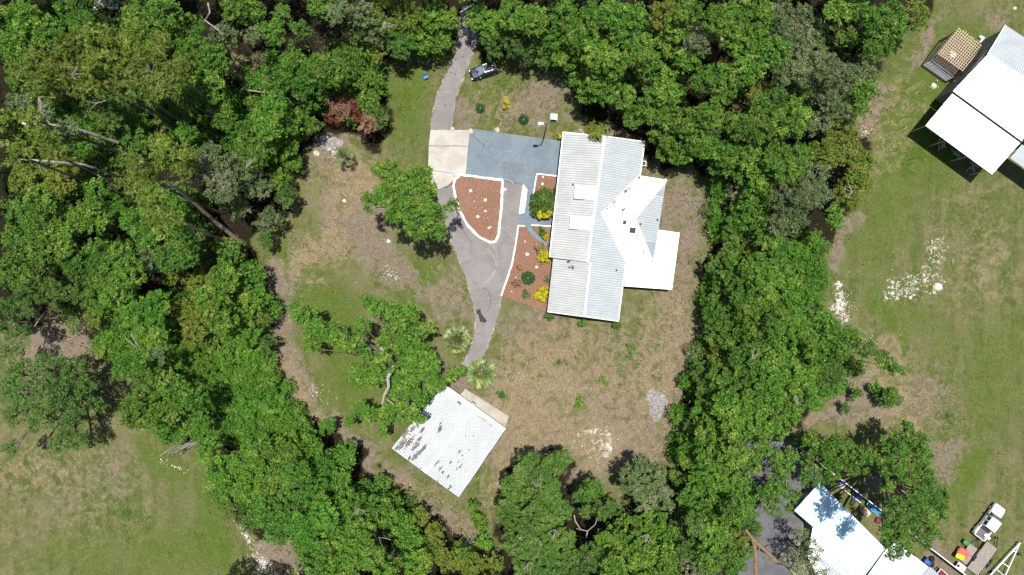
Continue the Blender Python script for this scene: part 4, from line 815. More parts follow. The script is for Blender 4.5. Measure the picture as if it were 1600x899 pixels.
# kind letter -> leaf, bark, height range, look words
KIND = {'b': ('leaf_b','bark',(10,14),'bright broadleaf tree'), 'd': ('leaf_d','bark',(9.5,13),'dark green oak'), 'm': ('leaf_m','bark_pale',(10,13.5),'greyish mossy oak'),
        'y': ('leaf_y','bark',(6,9),'yellow green tree'), 'p': ('needle','bark_pine',(19,22),'olive green pine'), 's': ('leaf_s','bark',(2.2,3.6),'low bushy thicket tree')}
WOODS = {
'top left wood': '''30 25 30 b|65 45 28 b|110 15 24 b|20 70 26 b|130 35 18 b|215 30 28 b|255 20 28 b|240 55 25 b|290 45 30 b|300 85 30 b|335 95 26 b|322 135 28 b|288 155 22 b|350 55 24 m|365 15 20 b|392 20 24 b|140 165 28 d|170 182 25 d|192 198 26 d|210 215 20 d|248 222 20 y|292 205 20 b|30 120 24 b|20 210 22 y|75 135 22 y|60 178 20 m|100 205 22 m|30 160 20 m|350 185 22 b|375 205 20 b|345 160 14 b|392 55 16 m|405 90 12 m''',
'pine stand in top left wood': '''150 100 26 p|185 100 28 p|110 75 24 p|240 75 24 p|255 130 24 p|50 130 22 p|215 140 20 p|85 130 20 p|165 75 40 p|205 55 26 p|225 105 36 p|75 95 34 p|130 130 26 p|275 115 34 p|30 178 22 p|50 105 28 p|110 100 26 p|190 130 26 p|20 240 22 p|60 230 24 p''',
'wood left of the clearing': '''35 280 26 y|90 285 26 y|105 255 22 y|60 312 24 b|150 295 18 b|60 350 28 b|100 345 28 b|140 335 28 b|28 330 18 d|25 372 24 b|60 385 26 b|20 420 28 b|40 445 24 b|95 385 22 b|112 405 24 b|150 395 24 b|160 420 26 b|190 400 24 b|202 428 26 b|235 400 26 m|262 402 26 b|288 395 26 b|270 425 22 y|180 445 22 b|210 345 24 b|228 372 22 b|280 368 22 b|330 250 30 m|365 265 32 m|345 292 28 m|392 240 28 b|396 290 26 m|310 270 18 m|370 322 18 m|355 395 23 b|390 432 26 b|348 437 26 b|410 238 24 b|440 232 24 b|455 252 16 b|432 280 22 b|446 308 18 d|420 342 22 m|412 372 14 d|310 440 22 y|330 470 26 b|380 480 28 b|345 500 26 b|405 465 18 b''',
'pine stand left of the clearing': '''215 262 28 p|240 240 28 p|272 240 26 p|290 262 20 p|240 315 24 p|255 345 22 p|205 290 18 p''',
'lower left wood': '''40 460 22 d|80 455 22 d|115 460 18 d|150 468 24 b|182 465 26 b|178 505 22 s|212 490 26 b|240 480 26 b|238 515 24 b|275 485 24 y|312 490 28 y|305 522 26 y|385 520 22 b|200 540 22 s|165 540 18 s|192 575 20 b|218 560 20 b|230 600 26 b|208 632 20 b|265 605 24 b|226 648 24 b|202 655 14 b|262 645 22 b|298 620 22 b|308 655 24 b|418 535 12 d|410 500 14 d|250 555 14 m|145 500 14 y''',
'thicket at the lower left': '''350 560 22 s|385 550 22 s|400 575 24 s|368 598 26 s|408 612 26 s|340 622 24 s|385 642 26 s|428 635 22 s|446 662 18 s|350 672 24 s|398 682 24 s|320 575 18 s|285 560 18 s|330 540 16 s|440 690 16 s|270 575 14 s|425 590 14 s|460 660 16 s''',
'bottom left wood': '''326 705 20 b|346 735 24 b|376 725 26 b|410 715 28 b|446 705 26 b|480 700 24 b|472 672 18 b|510 668 14 b|346 765 22 b|386 765 26 b|426 755 28 b|460 740 26 b|500 730 26 b|535 712 24 b|525 752 24 b|490 770 26 b|450 790 26 b|410 800 24 b|432 832 24 b|470 825 26 b|505 805 26 b|545 790 26 b|568 765 16 d|592 762 18 b|590 800 28 b|560 835 28 b|520 850 26 b|482 862 22 b|500 892 26 b|542 885 26 b|576 870 24 b|612 785 18 b|628 818 24 b|642 848 24 b|655 808 16 y|680 832 16 y|676 860 22 y|650 882 24 b|602 905 24 b|702 880 20 y|735 885 22 y|768 887 20 y|720 862 14 b|616 880 14 d''',
'top wood left of the drive': '''425 50 20 b|440 20 16 d|470 45 14 d|500 8 22 b|462 85 12 b|530 18 20 m|562 20 22 m|600 25 30 y|640 25 28 y|582 46 22 m|680 28 26 b|660 60 26 b|622 66 26 d|555 50 12 d|545 92 28 b|588 85 16 y|500 102 20 b|520 115 24 b|456 112 28 b|422 125 22 b|470 132 24 b|560 118 22 b|582 130 18 b|432 165 22 b|484 152 22 b|416 195 26 b|450 190 24 b|485 195 16 b|422 218 20 b|575 160 20 b|590 185 18 d|690 65 16 b|705 30 14 b''',
'top wood right of the gate': '''748 28 22 b|770 40 26 b|795 58 20 d|772 80 13 d|800 22 26 b|832 30 26 b|806 78 14 d|838 62 22 d|852 90 16 d|880 20 26 b|905 55 30 b|884 85 26 b|930 25 26 b|958 20 24 b|935 85 28 b|970 45 22 b|992 25 24 b|962 98 22 b|945 132 30 b|920 142 22 b|905 128 14 b|975 150 22 b|1000 75 28 b|1016 97 18 b|868 62 16 b|762 62 14 d|822 95 10 d''',
'wood right of the house': '''1040 20 26 y|1062 45 24 b|1078 18 24 b|1046 70 24 b|1090 65 24 m|1075 92 20 b|1035 120 22 b|1046 147 22 b|1022 150 16 b|992 180 20 b|1020 180 16 b|1005 165 14 b|1045 182 22 b|1076 190 26 b|1110 180 26 b|1086 216 22 b|1106 122 24 b|1140 120 26 b|1132 146 20 b|1172 105 26 b|1120 30 26 b|1150 20 24 b|1156 62 26 b|1186 60 24 b|1190 20 24 b|1180 140 22 y|1196 165 24 b|1162 200 24 b|1190 202 22 b|1052 222 22 b|1030 205 16 b|1044 238 18 b|1070 242 18 b|1092 228 18 b|1112 232 20 b|1140 240 24 b|1150 265 20 b|1122 258 16 d|1175 250 24 b|1190 280 24 b|1156 300 20 m|1180 312 24 b|1156 336 20 b|1180 346 24 b|1150 362 22 b|1172 380 15 y|1142 388 18 d|1200 372 22 b|1120 412 18 d|1150 420 26 b|1182 420 26 b|1130 440 20 b|1126 466 20 d|1160 456 26 b|1190 460 24 b''',
'top right wood': '''1220 20 24 m|1250 25 24 m|1236 60 28 m|1270 50 24 m|1215 82 22 b|1272 80 24 m|1290 95 20 m|1245 106 24 m|1225 116 18 m|1300 112 24 m|1330 118 22 m|1352 112 20 m|1265 122 20 m|1290 140 26 m|1326 140 26 m|1350 140 20 b|1310 170 22 m|1342 165 18 b|1310 20 22 b|1345 18 18 b|1370 30 24 b|1395 15 20 b|1402 42 22 b|1430 18 20 y|1436 36 12 y|1384 66 20 b|1362 82 18 b|1320 60 14 b|1242 182 32 b|1215 202 18 b|1280 190 20 m|1302 198 18 y|1322 200 16 y|1215 150 16 d''',
'right edge wood below the barn': '''1215 245 24 b|1250 245 24 b|1235 268 22 b|1290 240 26 y|1325 235 24 y|1350 252 18 y|1340 275 20 y|1350 292 14 y|1320 300 18 y|1330 315 14 y|1275 280 26 m|1260 310 26 m|1285 308 16 m|1225 310 22 m|1240 345 24 m|1215 350 18 m|1305 330 14 b|1308 348 14 b|1268 375 18 s|1285 388 14 s|1248 390 20 s|1220 390 20 b|1215 425 22 b|1245 425 20 s|1262 440 16 s|1240 455 20 s|1268 462 16 s''',
'middle right wood': '''1140 500 26 b|1120 490 20 b|1175 490 26 b|1210 475 24 b|1240 482 22 b|1272 478 16 b|1120 522 20 d|1150 530 26 b|1185 520 26 b|1220 508 26 b|1255 512 24 b|1285 502 18 b|1300 522 22 b|1330 528 18 b|1355 546 16 b|1380 560 14 b|1396 575 12 b|1310 555 18 b|1275 545 22 b|1240 545 26 b|1205 552 26 b|1165 560 26 b|1126 555 22 y|1100 582 20 d|1130 590 26 b|1165 600 26 b|1200 590 26 b|1235 585 24 b|1262 590 20 b|1298 590 16 d|1105 612 18 d|1100 640 22 b|1135 635 26 b|1170 640 26 b|1205 625 26 b|1240 625 24 b|1272 628 16 b|1236 652 16 b|1085 665 18 d|1078 690 18 b|1110 680 26 b|1150 675 26 b|1185 670 26 b|1215 670 20 b|1080 716 20 b|1115 715 26 b|1150 712 24 b|1176 726 16 b|1190 700 18 b|1210 712 12 b''',
'bottom wood below the yard': '''1095 755 22 b|1130 755 26 b|1160 760 22 b|1188 772 12 b|1080 785 22 b|1115 795 26 b|1150 800 22 b|1172 800 14 b|1090 820 22 d|1120 835 26 b|1152 842 18 y|1205 765 12 b|985 830 28 b|1020 818 24 b|956 850 28 b|1000 860 30 b|1040 842 26 b|960 892 26 b|1010 895 26 b|1050 882 26 b|1078 860 20 d|1080 892 20 m|1110 872 24 b|1112 898 18 m|1148 882 20 b|1055 745 10 d|1215 745 13 b|925 872 22 d|905 897 18 d|1165 862 12 b''',
}
HAND = {}   # discs grouped greedily into individual trees
def parse(s):
    out = []
    for it in s.split('|'):
        x, y, r, k = it.split(); out.append((float(x), float(y), float(r), k.strip()))
    return out
ORD = ['first','second','third','fourth','fifth','sixth','seventh','eighth','ninth','tenth','eleventh','twelfth']
def group_discs(ds, maxn, dist):
    left = list(ds); out = []
    while left:
        seed = left.pop(0); g = [seed]
        while len(g) < maxn:
            c = [d for d in left if d[3] == seed[3] and math.hypot(d[0]-seed[0], d[1]-seed[1]) < dist and min(math.hypot(d[0]-q[0], d[1]-q[1])-(d[2]+q[2]) for q in g) < -6]
            if not c: break
            d = min(c, key=lambda q: math.hypot(q[0]-seed[0], q[1]-seed[1])); g.append(d); left.remove(d)
        out.append(g)
    return out
for wood, s in WOODS.items():
    ds = parse(s); ds.sort(key=lambda d: d[0]+d[1]*.3)
    trees = []
    for k in sorted(set(d[3] for d in ds)):
        sub = [d for d in ds if d[3] == k]; trees += group_discs(sub, {'s': 1, 'p': 2}.get(k, 4), {'p': 55}.get(k, 52))
    # labels by kind, row and order inside the wood
    info = [(sum(d[0] for d in g)/len(g), sum(d[1] for d in g)/len(g), g) for g in trees]
    ys = [i[1] for i in info]; y0, y1 = min(ys), max(ys)+.01; nrow = 3 if len(info) > 9 else (2 if len(info) > 3 else 1)
    rows = {}
    for i in info: rows.setdefault((int((i[1]-y0)/(y1-y0)*nrow), i[2][0][3]), []).append(i)
    for (r, k), lst in rows.items():
        lst.sort(key=lambda i: i[0]); leaf, bark, (h0, h1), look = KIND[k]
        rn = {1: [''], 2: ['upper half', 'lower half'], 3: ['top third', 'middle third', 'bottom third']}[nrow][r]
        for j, (cx, cy, g) in enumerate(lst):
            if len(lst) == 1: pos = 'the only one'
            elif j == 0: pos = 'leftmost'
            elif j == len(lst)-1: pos = 'rightmost'
            else: pos = ORD[j]+' from left'
            lab = f'{look} in {wood}, {rn}, {pos}' if rn else f'{look} in {wood}, {pos}'
            hh = random.uniform(h0, h1)
            discs = []
            for x, y, rr, _ in g:
                h_ = hh+random.uniform(-1.6, 1.6)*(1 if k != 's' else .3)
                if k not in 'ps':
                    ed = min(abs(float(sdf_poly(np.array([x]), np.array([y]), pl_)[0])) for pl_ in CLEAR[:1]); tt = min(1, max(0, (ed-12)/75)); h_ = h_*tt+(4.9+random.uniform(-.8, .8))*(1-tt)
                discs.append((x, y, rr, h_))
            lf = leaf
            if k == 'b' and wood in ('lower left wood', 'bottom left wood', 'thicket at the lower left') and random.random() < .35: lf = 'leaf_s'
            base = None
            if k == 'p': hm = discs[0][3]; q = P(cx, cy, hm); base = (800+q.x*10-random.uniform(-8, 8)-(cx-800)*.02, 449.5-q.y*10+random.uniform(10, 35))
            make_tree(discs, 'b' if k not in 'dmyps' else k, lf, bark, lab, 'tree', 'pine_tree' if k == 'p' else 'oak_tree' if k in 'dm' else 'broadleaf_tree', group=f'trees of the {wood}', base=base, dens=.9, trunk_r=.2 if k == 'p' else None, limbs=5 if k != 'p' else 8)
# row of trees just past the frame edges
MARGIN = []
for x in range(-70, 1450, 62): MARGIN.append((x, -38+random.uniform(-6, 6), 34, 'b' if random.random() < .7 else 'm'))
for y in range(20, 450, 60): MARGIN.append((-42, y, 34, 'b'))
for x in range(330, 1190, 62): MARGIN.append((x, 945, 34, 'b'))
cnt = {}
for x, y, r, k in MARGIN:
    leaf, bark, (h0, h1), look = KIND[k]; h = random.uniform(h0, h1)
    e = 'upper' if y < 0 else ('left' if x < 0 else 'lower')
    cnt[e] = cnt.get(e, 0)+1; n_ = cnt[e]; o_ = (ORD+[w_+'teenth' for w_ in ('thir','four','fif','six','seven','eigh','nine')]+['twentieth','twenty first','twenty second','twenty third','twenty fourth','twenty fifth'])[n_-1]
    make_tree([(x, y, r, h), (x+random.uniform(-25, 25), y+(-22 if y < 0 else 22 if y > 900 else 0), 26, h)], k, leaf, bark, f'{look} partly cut off by the {e} frame edge, {o_} from ' + ('top' if e == 'left' else 'left'), 'tree', 'broadleaf_tree', group=f'trees past the {e} frame edge', dens=.6, limbs=3)

# ---- special trees ----
make_tree([(x, y, r, h) for x, y, r, h in ((30,585,26,9),(68,575,27,10),(108,578,24,9.5),(130,603,18,9),(38,620,27,10.5),(80,617,28,11),(118,632,22,9.5),(22,650,20,9),(60,655,22,9.5),(103,662,20,9),(148,632,12,8),(118,688,15,8),(92,690,17,8.5),(14,700,12,8),(8,610,20,9))], 'm', 'leaf_d', 'bark', 'huge spreading dark live oak with bare pale limbs on the left edge', name='live_oak_tree', trunk_r=.55, dens=.85, limbs=6)
make_tree([(15,480,18,9),(40,492,14,9),(12,515,16,9.5),(34,518,12,9),(24,545,12,9),(4,548,12,9),(-15,500,20,9)], 'm', 'leaf_d', 'bark', 'scraggly dark oak on the left edge just above the huge live oak', name='oak_tree', dens=.8, limbs=4)
make_tree([(x, y, r, h) for x, y, r, h in ((605,268,18,12.3),(625,285,20,13.3),(655,275,20,13.8),(645,305,22,14.8),(600,305,20,13.3),(578,312,12,12.3),(625,325,22,14.8),(665,330,23,14.8),(650,355,22,14.3),(685,330,14,13.3),(680,360,16,13.3),(590,262,10,12.3),(670,295,14,13.8),(615,340,12,13.8),(575,325,8,12.3),(668,268,9,9))], 'b', 'leaf_b', 'bark_pale', 'spreading bright oak standing alone left of the drive and mulch island', name='yard_oak_tree', trunk_r=.35, dens=.95, limbs=6)
make_tree([(706,321,10,12),(709,315,6,12)], 's', 'leaf_b', 'bark', 'small round treetop beside the left kerb of the mulch island', name='small_tree', trunk_r=.07)
make_tree([(x, y, r, h) for x, y, r, h in ((460,485,14,8),(478,495,18,9),(495,515,18,9.5),(515,520,18,10),(535,535,18,10),(485,530,14,9),(490,545,9,8.5),(555,540,15,10),(565,510,14,10),(575,470,11,9),(590,480,15,10),(610,485,18,11),(640,490,16,11),(620,510,22,11.5),(650,520,18,11),(672,512,10,10),(570,555,12,9.5),(630,545,20,12),(655,555,22,12),(650,575,20,11.5),(675,570,14,10.5),(600,535,12,10.5),(560,585,18,9.5),(580,590,18,10),(610,590,16,10.5),(625,610,20,10.5),(620,640,20,10),(600,650,15,9),(650,640,8,9),(680,600,12,9),(668,610,12,9),(700,590,11,8.5),(718,578,9,8.5),(590,570,12,10),(640,562,16,13),(625,575,14,12.5),(640,590,16,12),(645,615,14,11),(640,650,14,12.5),(655,625,13,12.5),(672,585,14,13),(686,600,12,12.5),(640,535,14,12.5),(600,555,12,11),(655,655,9,12))], 'b', 'leaf_b', 'bark', 'largest wide spreading oak overhanging the shed roof, with bare pale limbs', name='yard_oak_tree', trunk_r=.36, dens=.95, limbs=6, base=(645,565))
make_tree([(x, y, r, 7.5) for x, y, r in ((560,640,12),(575,650,14),(545,660,10),(598,675,9))], 's', 'leaf_s', 'bark', 'low bright tree at the foot of the big oak, left of the shed', name='small_tree')
make_tree([(x, y, r, h) for x, y, r, h in ((828,735,30,10),(868,725,20,9.5),(882,715,12,9),(806,765,24,9.5),(850,768,30,11),(800,800,26,9.5),(838,812,30,11.5),(872,800,24,10.5),(812,845,28,10.5),(852,850,28,11.5),(882,842,18,10.5),(828,885,28,10.5),(868,888,26,11),(890,868,16,10))], 'd', 'leaf_d', 'bark_pale', 'great rounded live oak at the bottom, left of the yard trees', name='live_oak_tree', trunk_r=.5, dens=1.15, limbs=5)
make_tree([(925,765,19,7.5),(918,772,14,7.3)], 'd', 'leaf_b', 'bark', 'small neat round tree between the great oak and mossy oak', name='small_tree')
make_tree([(905,777,10,7),(942,797,18,8),(962,794,10,7.5),(915,800,10,7)], 'd', 'leaf_d', 'bark_pale', 'scrubby dark oak below the small neat round tree', name='oak_tree')
make_tree([(x, y, r, h) for x, y, r, h in ((985,742,16,9),(1005,730,16,9.5),(1025,745,20,10),(1000,760,22,10.5),(1030,768,22,10),(1010,785,18,9.5),(980,765,12,9),(1043,790,12,9),(998,722,8,8.5))], 'm', 'leaf_m', 'bark_pale', 'rounded greyish oak at the bottom edge of the back yard', name='oak_tree', trunk_r=.3, dens=1.25, limbs=5)
make_tree([(x, y, r, h) for x, y, r, h in ((1388,700,15,9),(1410,680,16,9.5),(1432,690,18,10),(1405,705,16,10),(1440,715,16,10),(1420,668,10,8.5),(1390,730,16,10),(1418,740,18,10),(1445,745,18,10.5),(1440,775,22,11),(1465,775,18,10.5),(1470,800,14,10),(1445,805,20,12),(1425,790,16,13),(1390,760,12,13),(1380,780,10,14),(1458,830,14,9.5),(1430,835,14,14),(1404,835,17,20),(1394,812,15,19),(1412,855,14,17),(1395,864,11,16),(1386,850,10,20),(1380,832,9,20),(1404,790,14,18),(1418,820,14,18),(1388,800,8,20),(1448,848,10,9))], 'b', 'leaf_b', 'bark', 'large open crowned oak above the workshop and white pickup', name='oak_tree', trunk_r=.42, dens=.95, limbs=6)
make_tree([(x, y, r, h) for x, y, r, h in ((1270,690,18,8.5),(1290,700,18,9),(1310,690,16,9),(1325,705,14,9),(1345,712,16,9),(1365,715,14,9),(1300,720,15,8.5),(1262,735,12,8),(1282,745,17,8),(1300,735,14,8),(1255,752,10,7.5),(1335,730,10,8.5),(1350,740,8,8),(1265,715,8,8))], 'b', 'leaf_b', 'bark', 'broad bright tree spilling over the fence at the workshop corner', name='broadleaf_tree', trunk_r=.28, dens=.95, limbs=6)
make_tree([(1222,720,14,7.5),(1238,710,12,7.5),(1215,735,12,7.5),(1235,730,8,7)], 'b', 'leaf_b', 'bark_pale', 'slender bright tree over the top of the dark yard', name='broadleaf_tree', limbs=8)
make_tree([(1208,775,14,7.5),(1222,765,12,7.5),(1240,775,11,7.5),(1206,795,12,7),(1232,795,8,7)], 'b', 'leaf_b', 'bark_pale', 'bright tree against the left corner of the workshop roof', name='broadleaf_tree', limbs=8)
make_tree([(x, y, r, h) for x, y, r, h in ((1250,835,12,7),(1262,850,14,7.5),(1245,865,13,7.5),(1268,875,15,8),(1282,862,10,7.5),(1255,890,15,8),(1278,897,16,8))], 'm', 'leaf_m', 'bark', 'sparse grey green mossy tree over the lower workshop roof', name='oak_tree', trunk_r=.2, dens=.5, limbs=8)
for x, y, r, h, lab in ((1393,622,16,3.5,'young bushy tree standing by itself at the edge of right field'),(1370,612,10,2,'small sprig of green beside the young bushy tree'),(1340,618,8,2,'little green clump on bare soil in the wood gap'),(1323,638,7,2,'tiny green clump lowest in the wood gap')):
    make_tree([(x, y, r, h), (x-4, y-6, r*.7, h)], 's', 'leaf_b', 'bark', lab, 'shrub', 'shrub')
# back yard shrubs at the bottom
make_tree([(740,797,9,2.4),(745,812,11,2.4),(752,824,9,2),(737,790,6,2)], 's', 'leaf_s', 'bark', 'bright green boot shaped shrub below the shed', 'shrub', 'shrub')
make_tree([(756,846,12,1.8),(765,852,8,1.6),(748,850,7,1.5)], 's', 'leaf_s', 'bark', 'bright low shrub beside the bleached dead branches', 'shrub', 'shrub')
# roof corner tree
make_tree([(922,200,8,4.5),(933,207,10,5.2),(945,203,8,5),(938,216,7,5),(926,214,6,4.8)], 'y', 'leaf_y', 'bark_pale', 'yellow green fruit tree leaning over the north edge of house roof', name='small_tree', dens=.9, base=(934,199))
# reddish dying brush
for i, (x, y, r, k, lab) in enumerate(((522,162,14,'leaf_dead','pinkish brown dead brush at the end of pale log'),(518,185,10,'leaf_red','dark red dying bush above the bare pile'),(545,160,16,'leaf_dead','tan dead brush among green shrubs'),(562,182,16,'leaf_red','bright rust red dying bush'),(585,172,12,'leaf_red','wine red bush in deep shade at the clearing edge'),(548,188,10,'leaf_b','green bush tucked between two red bushes'),(575,195,15,'leaf_dead','wide heap of tan dead brush at the right end of the burnt ground'),(535,175,14,'leaf_dead','tan dead brush between the dark red and rust red bushes'),(552,170,12,'leaf_red','deep red dying bush in the middle of the dead brush'),(405,95,12,'leaf_dead','brown dead bush by the clearing in the top wood'),(1146,160,12,'leaf_dead','brown dead palm skirt hidden in wood right of the house'))):
    make_tree([(x, y, r, (3 if i < 6 else 5) if i < 8 else 3.6)], 's', k, 'bark', lab, 'shrub', 'shrub', dens=.55)
# ---- garden shrubs ----
def shrub(discs, leaf, label, dens=1.2): return make_tree(discs, 'g', leaf, 'bark', label, 'shrub', 'shrub', dens=dens, limbs=3)
shrub([(842,308,11,1.3),(855,307,11,1.4),(838,321,11,1.3),(851,320,14,1.7),(862,315,9,1.3),(846,332,9,1.2),(858,330,9,1.2),(836,331,7,1)], 'leaf_d', 'big round green shrub in the upper mulch bed by the house', 1.3)
shrub([(844,335,5,1.75),(849,332,5,1.85),(858,331,5,1.8),(853,337,4,1.6)], 'leaf_gold', 'bright yellow shrub at the foot of the big round green one')
shrub([(850,396,6,1),(853,402,8,1.2),(846,402,6,.9),(857,407,4,.8)], 'leaf_gold', 'bright yellow shrub against the house, above the cycad')
shrub([(843,456,6,1),(848,460,8,1.3),(840,461,6,.9),(851,453,5,.9),(847,468,4,.8)], 'leaf_gold', 'rounder bright yellow shrub low in the long mulch bed')
shrub([(851,369,4,.5),(852,373,3,.5)], 'leaf_gold', 'small yellow shrub in the triangular bed'); shrub([(846,361,5,.6),(848,366,4,.6)], 'leaf_b', 'small green shrub in the triangular bed')
shrub([(840,386,6,.8),(843,392,5,.8),(846,383,4,.7)], 'leaf_dead', 'reddish green shrub between blue path and yellow shrub'); shrub([(845,387,4,.9)], 'leaf_b', 'little green shrub touching the reddish one by blue path')
shrub([(868,296,3.5,1.2),(867,302,3,1)], 'leaf_red', 'dark red plant against the front wall beside big shrub')
shrub([(821,460,6,.7)], 'leaf_d', 'dark olive shrub below the cycad'); shrub([(811,418,4,.5)], 'leaf_dead', 'thin brownish plant upper left of the cycad'); shrub([(806,442,6,.4)], 'leaf_dead', 'thin brownish plant lower left of the cycad', .5); shrub([(854,436,5,.4)], 'leaf_m', 'grey dry plant above the lower yellow shrub', .5)
shrub([(791,155,4,.9),(793,162,4,.8),(788,167,3,.7)], 'leaf_gold', 'yellow green shrub on the grass below the black car', .9)
shrub([(911,505,6,.7)], 'leaf_s', 'bright green plant by the middle of the south wall'); shrub([(857,494,7,.7)], 'leaf_d', 'dark green plant at the south west corner of the house'); shrub([(964,508,7,.7)], 'leaf_d', 'dark green plant at the south east corner of the house')
shrub([(905,622,5,.6),(907,631,6,.6),(902,636,3,.5)], 'leaf_s', 'bright green seedling clump alone in the back yard', .9); shrub([(874,566,3,.4)], 'leaf_b', 'tiny green tuft in the back yard grass'); shrub([(784,617,6,.6)], 'leaf_s', 'green seedling between the two round palms and shed', .8)
shrub([(876,213,4,.8)], 'leaf_gold', 'small yellow plant at the north west corner of the house', .8)
shrub([(940,592,5,.25),(946,600,4,.25)], 'leaf_s', 'flat patch of green weeds in the middle of the back yard', .5)
shrub([(983,540,5,.25),(984,556,5,.25)], 'leaf_s', 'flat green weeds below the south east corner of the house', .5)

# ---- palms ----
def fan_palm(x, y, R, h, label, green='palm', n=46, seed=1):
    r = random.Random(seed); root = empty('palm_tree', P(x, y, h)-Vector((0, 0, h)), label, 'palm tree')
    V = []; Q = []; T = []
    for i in range(n):
        a = i*2.399+r.uniform(-.2, .2); el = math.radians(r.uniform(-35, 80)) if i > 6 else math.radians(r.uniform(50, 85)); pet = R*r.uniform(.5, .62)
        d = Vector((math.cos(a)*math.cos(el), math.sin(a)*math.cos(el), math.sin(el))); c = Vector((0, 0, h))+d*pet*.95
        side = Vector((-math.sin(a), math.cos(a), 0)); nrm = d.cross(side)
        # petiole
        k = len(V); wv = side*.025; V += [tuple(Vector((0,0,h))-wv), tuple(Vector((0,0,h))+wv), tuple(c+wv), tuple(c-wv)]; Q.append((k,k+1,k+2,k+3)); T.append(.9)
        tone = r.random(); ns = 13
        for j in range(ns):
            th = (j/(ns-1)-.5)*2.6; dd = (d*math.cos(th)+side*math.sin(th)); L = R*.48*(1-.28*abs(th)/1.3); droop = Vector((0, 0, -L*.35))
            sw = (side*math.cos(th)-d*math.sin(th))*L*.055; k = len(V); m1 = c+dd*L*.6-nrm*.02; e = c+dd*L+droop
            V += [tuple(c), tuple(m1-sw), tuple(e), tuple(m1+sw)]; Q.append((k,k+1,k+2,k+3)); T.append(tone)
    me = np_mesh('fronds', np.array(V), np.array(Q), tone=T); o = link_mesh('fronds', me, root, [M[green]])
    m = MB(); m.tube([(0,0,-.05),(0.05,0,h*.5),(0,0,h)], [.2,.16,.18], 8); m.build('trunk', M['bark'], root)
    return root
fan_palm(714.5,531,2.45,2.6,'round grey green fan palm left of the tapering drive', n=54, seed=3)
fan_palm(751.5,584,2.5,2.4,'round yellow green fan palm above the shed apron', n=58, seed=4)
fan_palm(538,243,1.9,3.4,'scruffy little palm with dead fronds on the bare soil', n=18, seed=5)
fan_palm(1140,62,1.6,9.5,'pale palm head poking out of the wood above the house', n=24, seed=6)
def cycad(x, y, R, label, n=44, seed=1, mat='cycad', h=.35):
    r = random.Random(seed); root = empty('cycad', P(x, y), label, 'cycad'); V = []; Q = []; T = []
    for i in range(n):
        a = i*2.399; el = math.radians(18+55*(1-i/n)); L = R*r.uniform(.85, 1.1); d = Vector((math.cos(a), math.sin(a), 0)); side = Vector((-d.y, d.x, 0)); prev = Vector((0, 0, h)); ps = prev; seg = 6; tone = r.random()
        for j in range(1, seg+1):
            t = j/seg; e = el-t*1.1; q = ps+(d*math.cos(e)+Vector((0,0,math.sin(e))))*L/seg*1.05; wd = R*.085*math.sin(math.pi*min(.95, t*.8+.12)); w0 = R*.085*math.sin(math.pi*min(.95, (t-1/seg)*.8+.12))
            for sg in (-1, 1):
                k = len(V); V += [tuple(ps), tuple(ps+side*sg*w0-Vector((0,0,.03))), tuple(q+side*sg*wd-Vector((0,0,.03))), tuple(q)]; Q.append((k,k+1,k+2,k+3)); T.append(tone)
            ps = q
    link_mesh('fronds', np_mesh('fronds', np.array(V), np.array(Q), tone=T), root, [M[mat]])
    m = MB(); m.tube([(0,0,0),(0,0,h*.8),(0,0,h+.12)], [.13,.15,.07], 8); m.build('stem', M['wood_pale'], root); return root
cycad(825,434.5,1.15,'neat dark green star shaped cycad in the long mulch bed', n=60, seed=2)
cycad(750.5,170,.85,'dark green cycad alone on the grass left of the yellow shrub', n=30, seed=3)
cycad(818,188,.9,'dull dark cycad with reddish centre above the blue parking area', n=36, seed=4)
for i, (x, y) in enumerate(((745,308),(752,309),(744,325),(753,325),(757,342),(762,341),(777,299),(731,306))):
    cycad(x, y, .28, ('tiny dark seedling in the mulch island, ' + ['top left of the middle pair','top right of the middle pair','left of centre','just right of centre','lower left of pair','lower right of pair','near the right kerb','near the left kerb'][i]), n=9, seed=20+i, h=.12)

# ---- fallen logs, dead limbs, bare branches ----
def limbs(name, paths, mat, label, cat='branch'):
    c = P(*paths[0][0][0][:2]); m = MB()
    for pts, r0, r1 in paths:
        q = [P(p[0], p[1], p[2] if len(p) > 2 else r0)-c for p in pts]; n = len(q); m.tube(q, [r0+(r1-r0)*i/(n-1) for i in range(n)], 6)
    o = m.build(name, M[mat]); o.location = c; return tag(o, label, cat)
limbs('fallen_log', [([(428,147,3.2),(445,156,3.2),(470,163,3),(505,170,2.6)],.13,.06),([(380,140,3),(428,147,3.2)],.08,.12)], 'bark_pale', 'long straight pale fallen trunk across the bushes', 'log')
limbs('fallen_log', [([(480,194,1),(505,191,.5)],.14,.1)], 'bark_pale', 'short pale fallen log just above the bare pile', 'log')
limbs('dead_tree', [([(35,190,10),(60,194,9.5),(100,197,8.5),(135,206,6),(185,223,1.5)],.16,.24),([(120,202,8),(150,216,7),(165,226,6)],.06,.04),([(60,194,9.5),(70,180,10),(82,172,10)],.07,.02),([(80,196,9),(60,172,10)],.06,.02)], 'bark_pale', 'grey dead leaning trunk at the left of the top wood', 'dead tree')
limbs('dead_tree', [([(22,249,11),(50,250,11),(85,253,10.5),(130,257,8),(180,275,3)],.12,.2),([(38,247,11),(22,231,12)],.07,.02),([(58,252,11),(66,272,11)],.05,.02)], 'bark_pale', 'pale bare leaning trunk near the left edge, below the other', 'dead tree')
limbs('dead_branch', [([(325,5,12),(328,20,12),(320,32,11.5),(342,48,11),(348,62,10)],.14,.08),([(342,48,11),(318,30,11)],.08,.03)], 'bark_pale', 'crooked pale bare branch over dark top wood', 'branch')
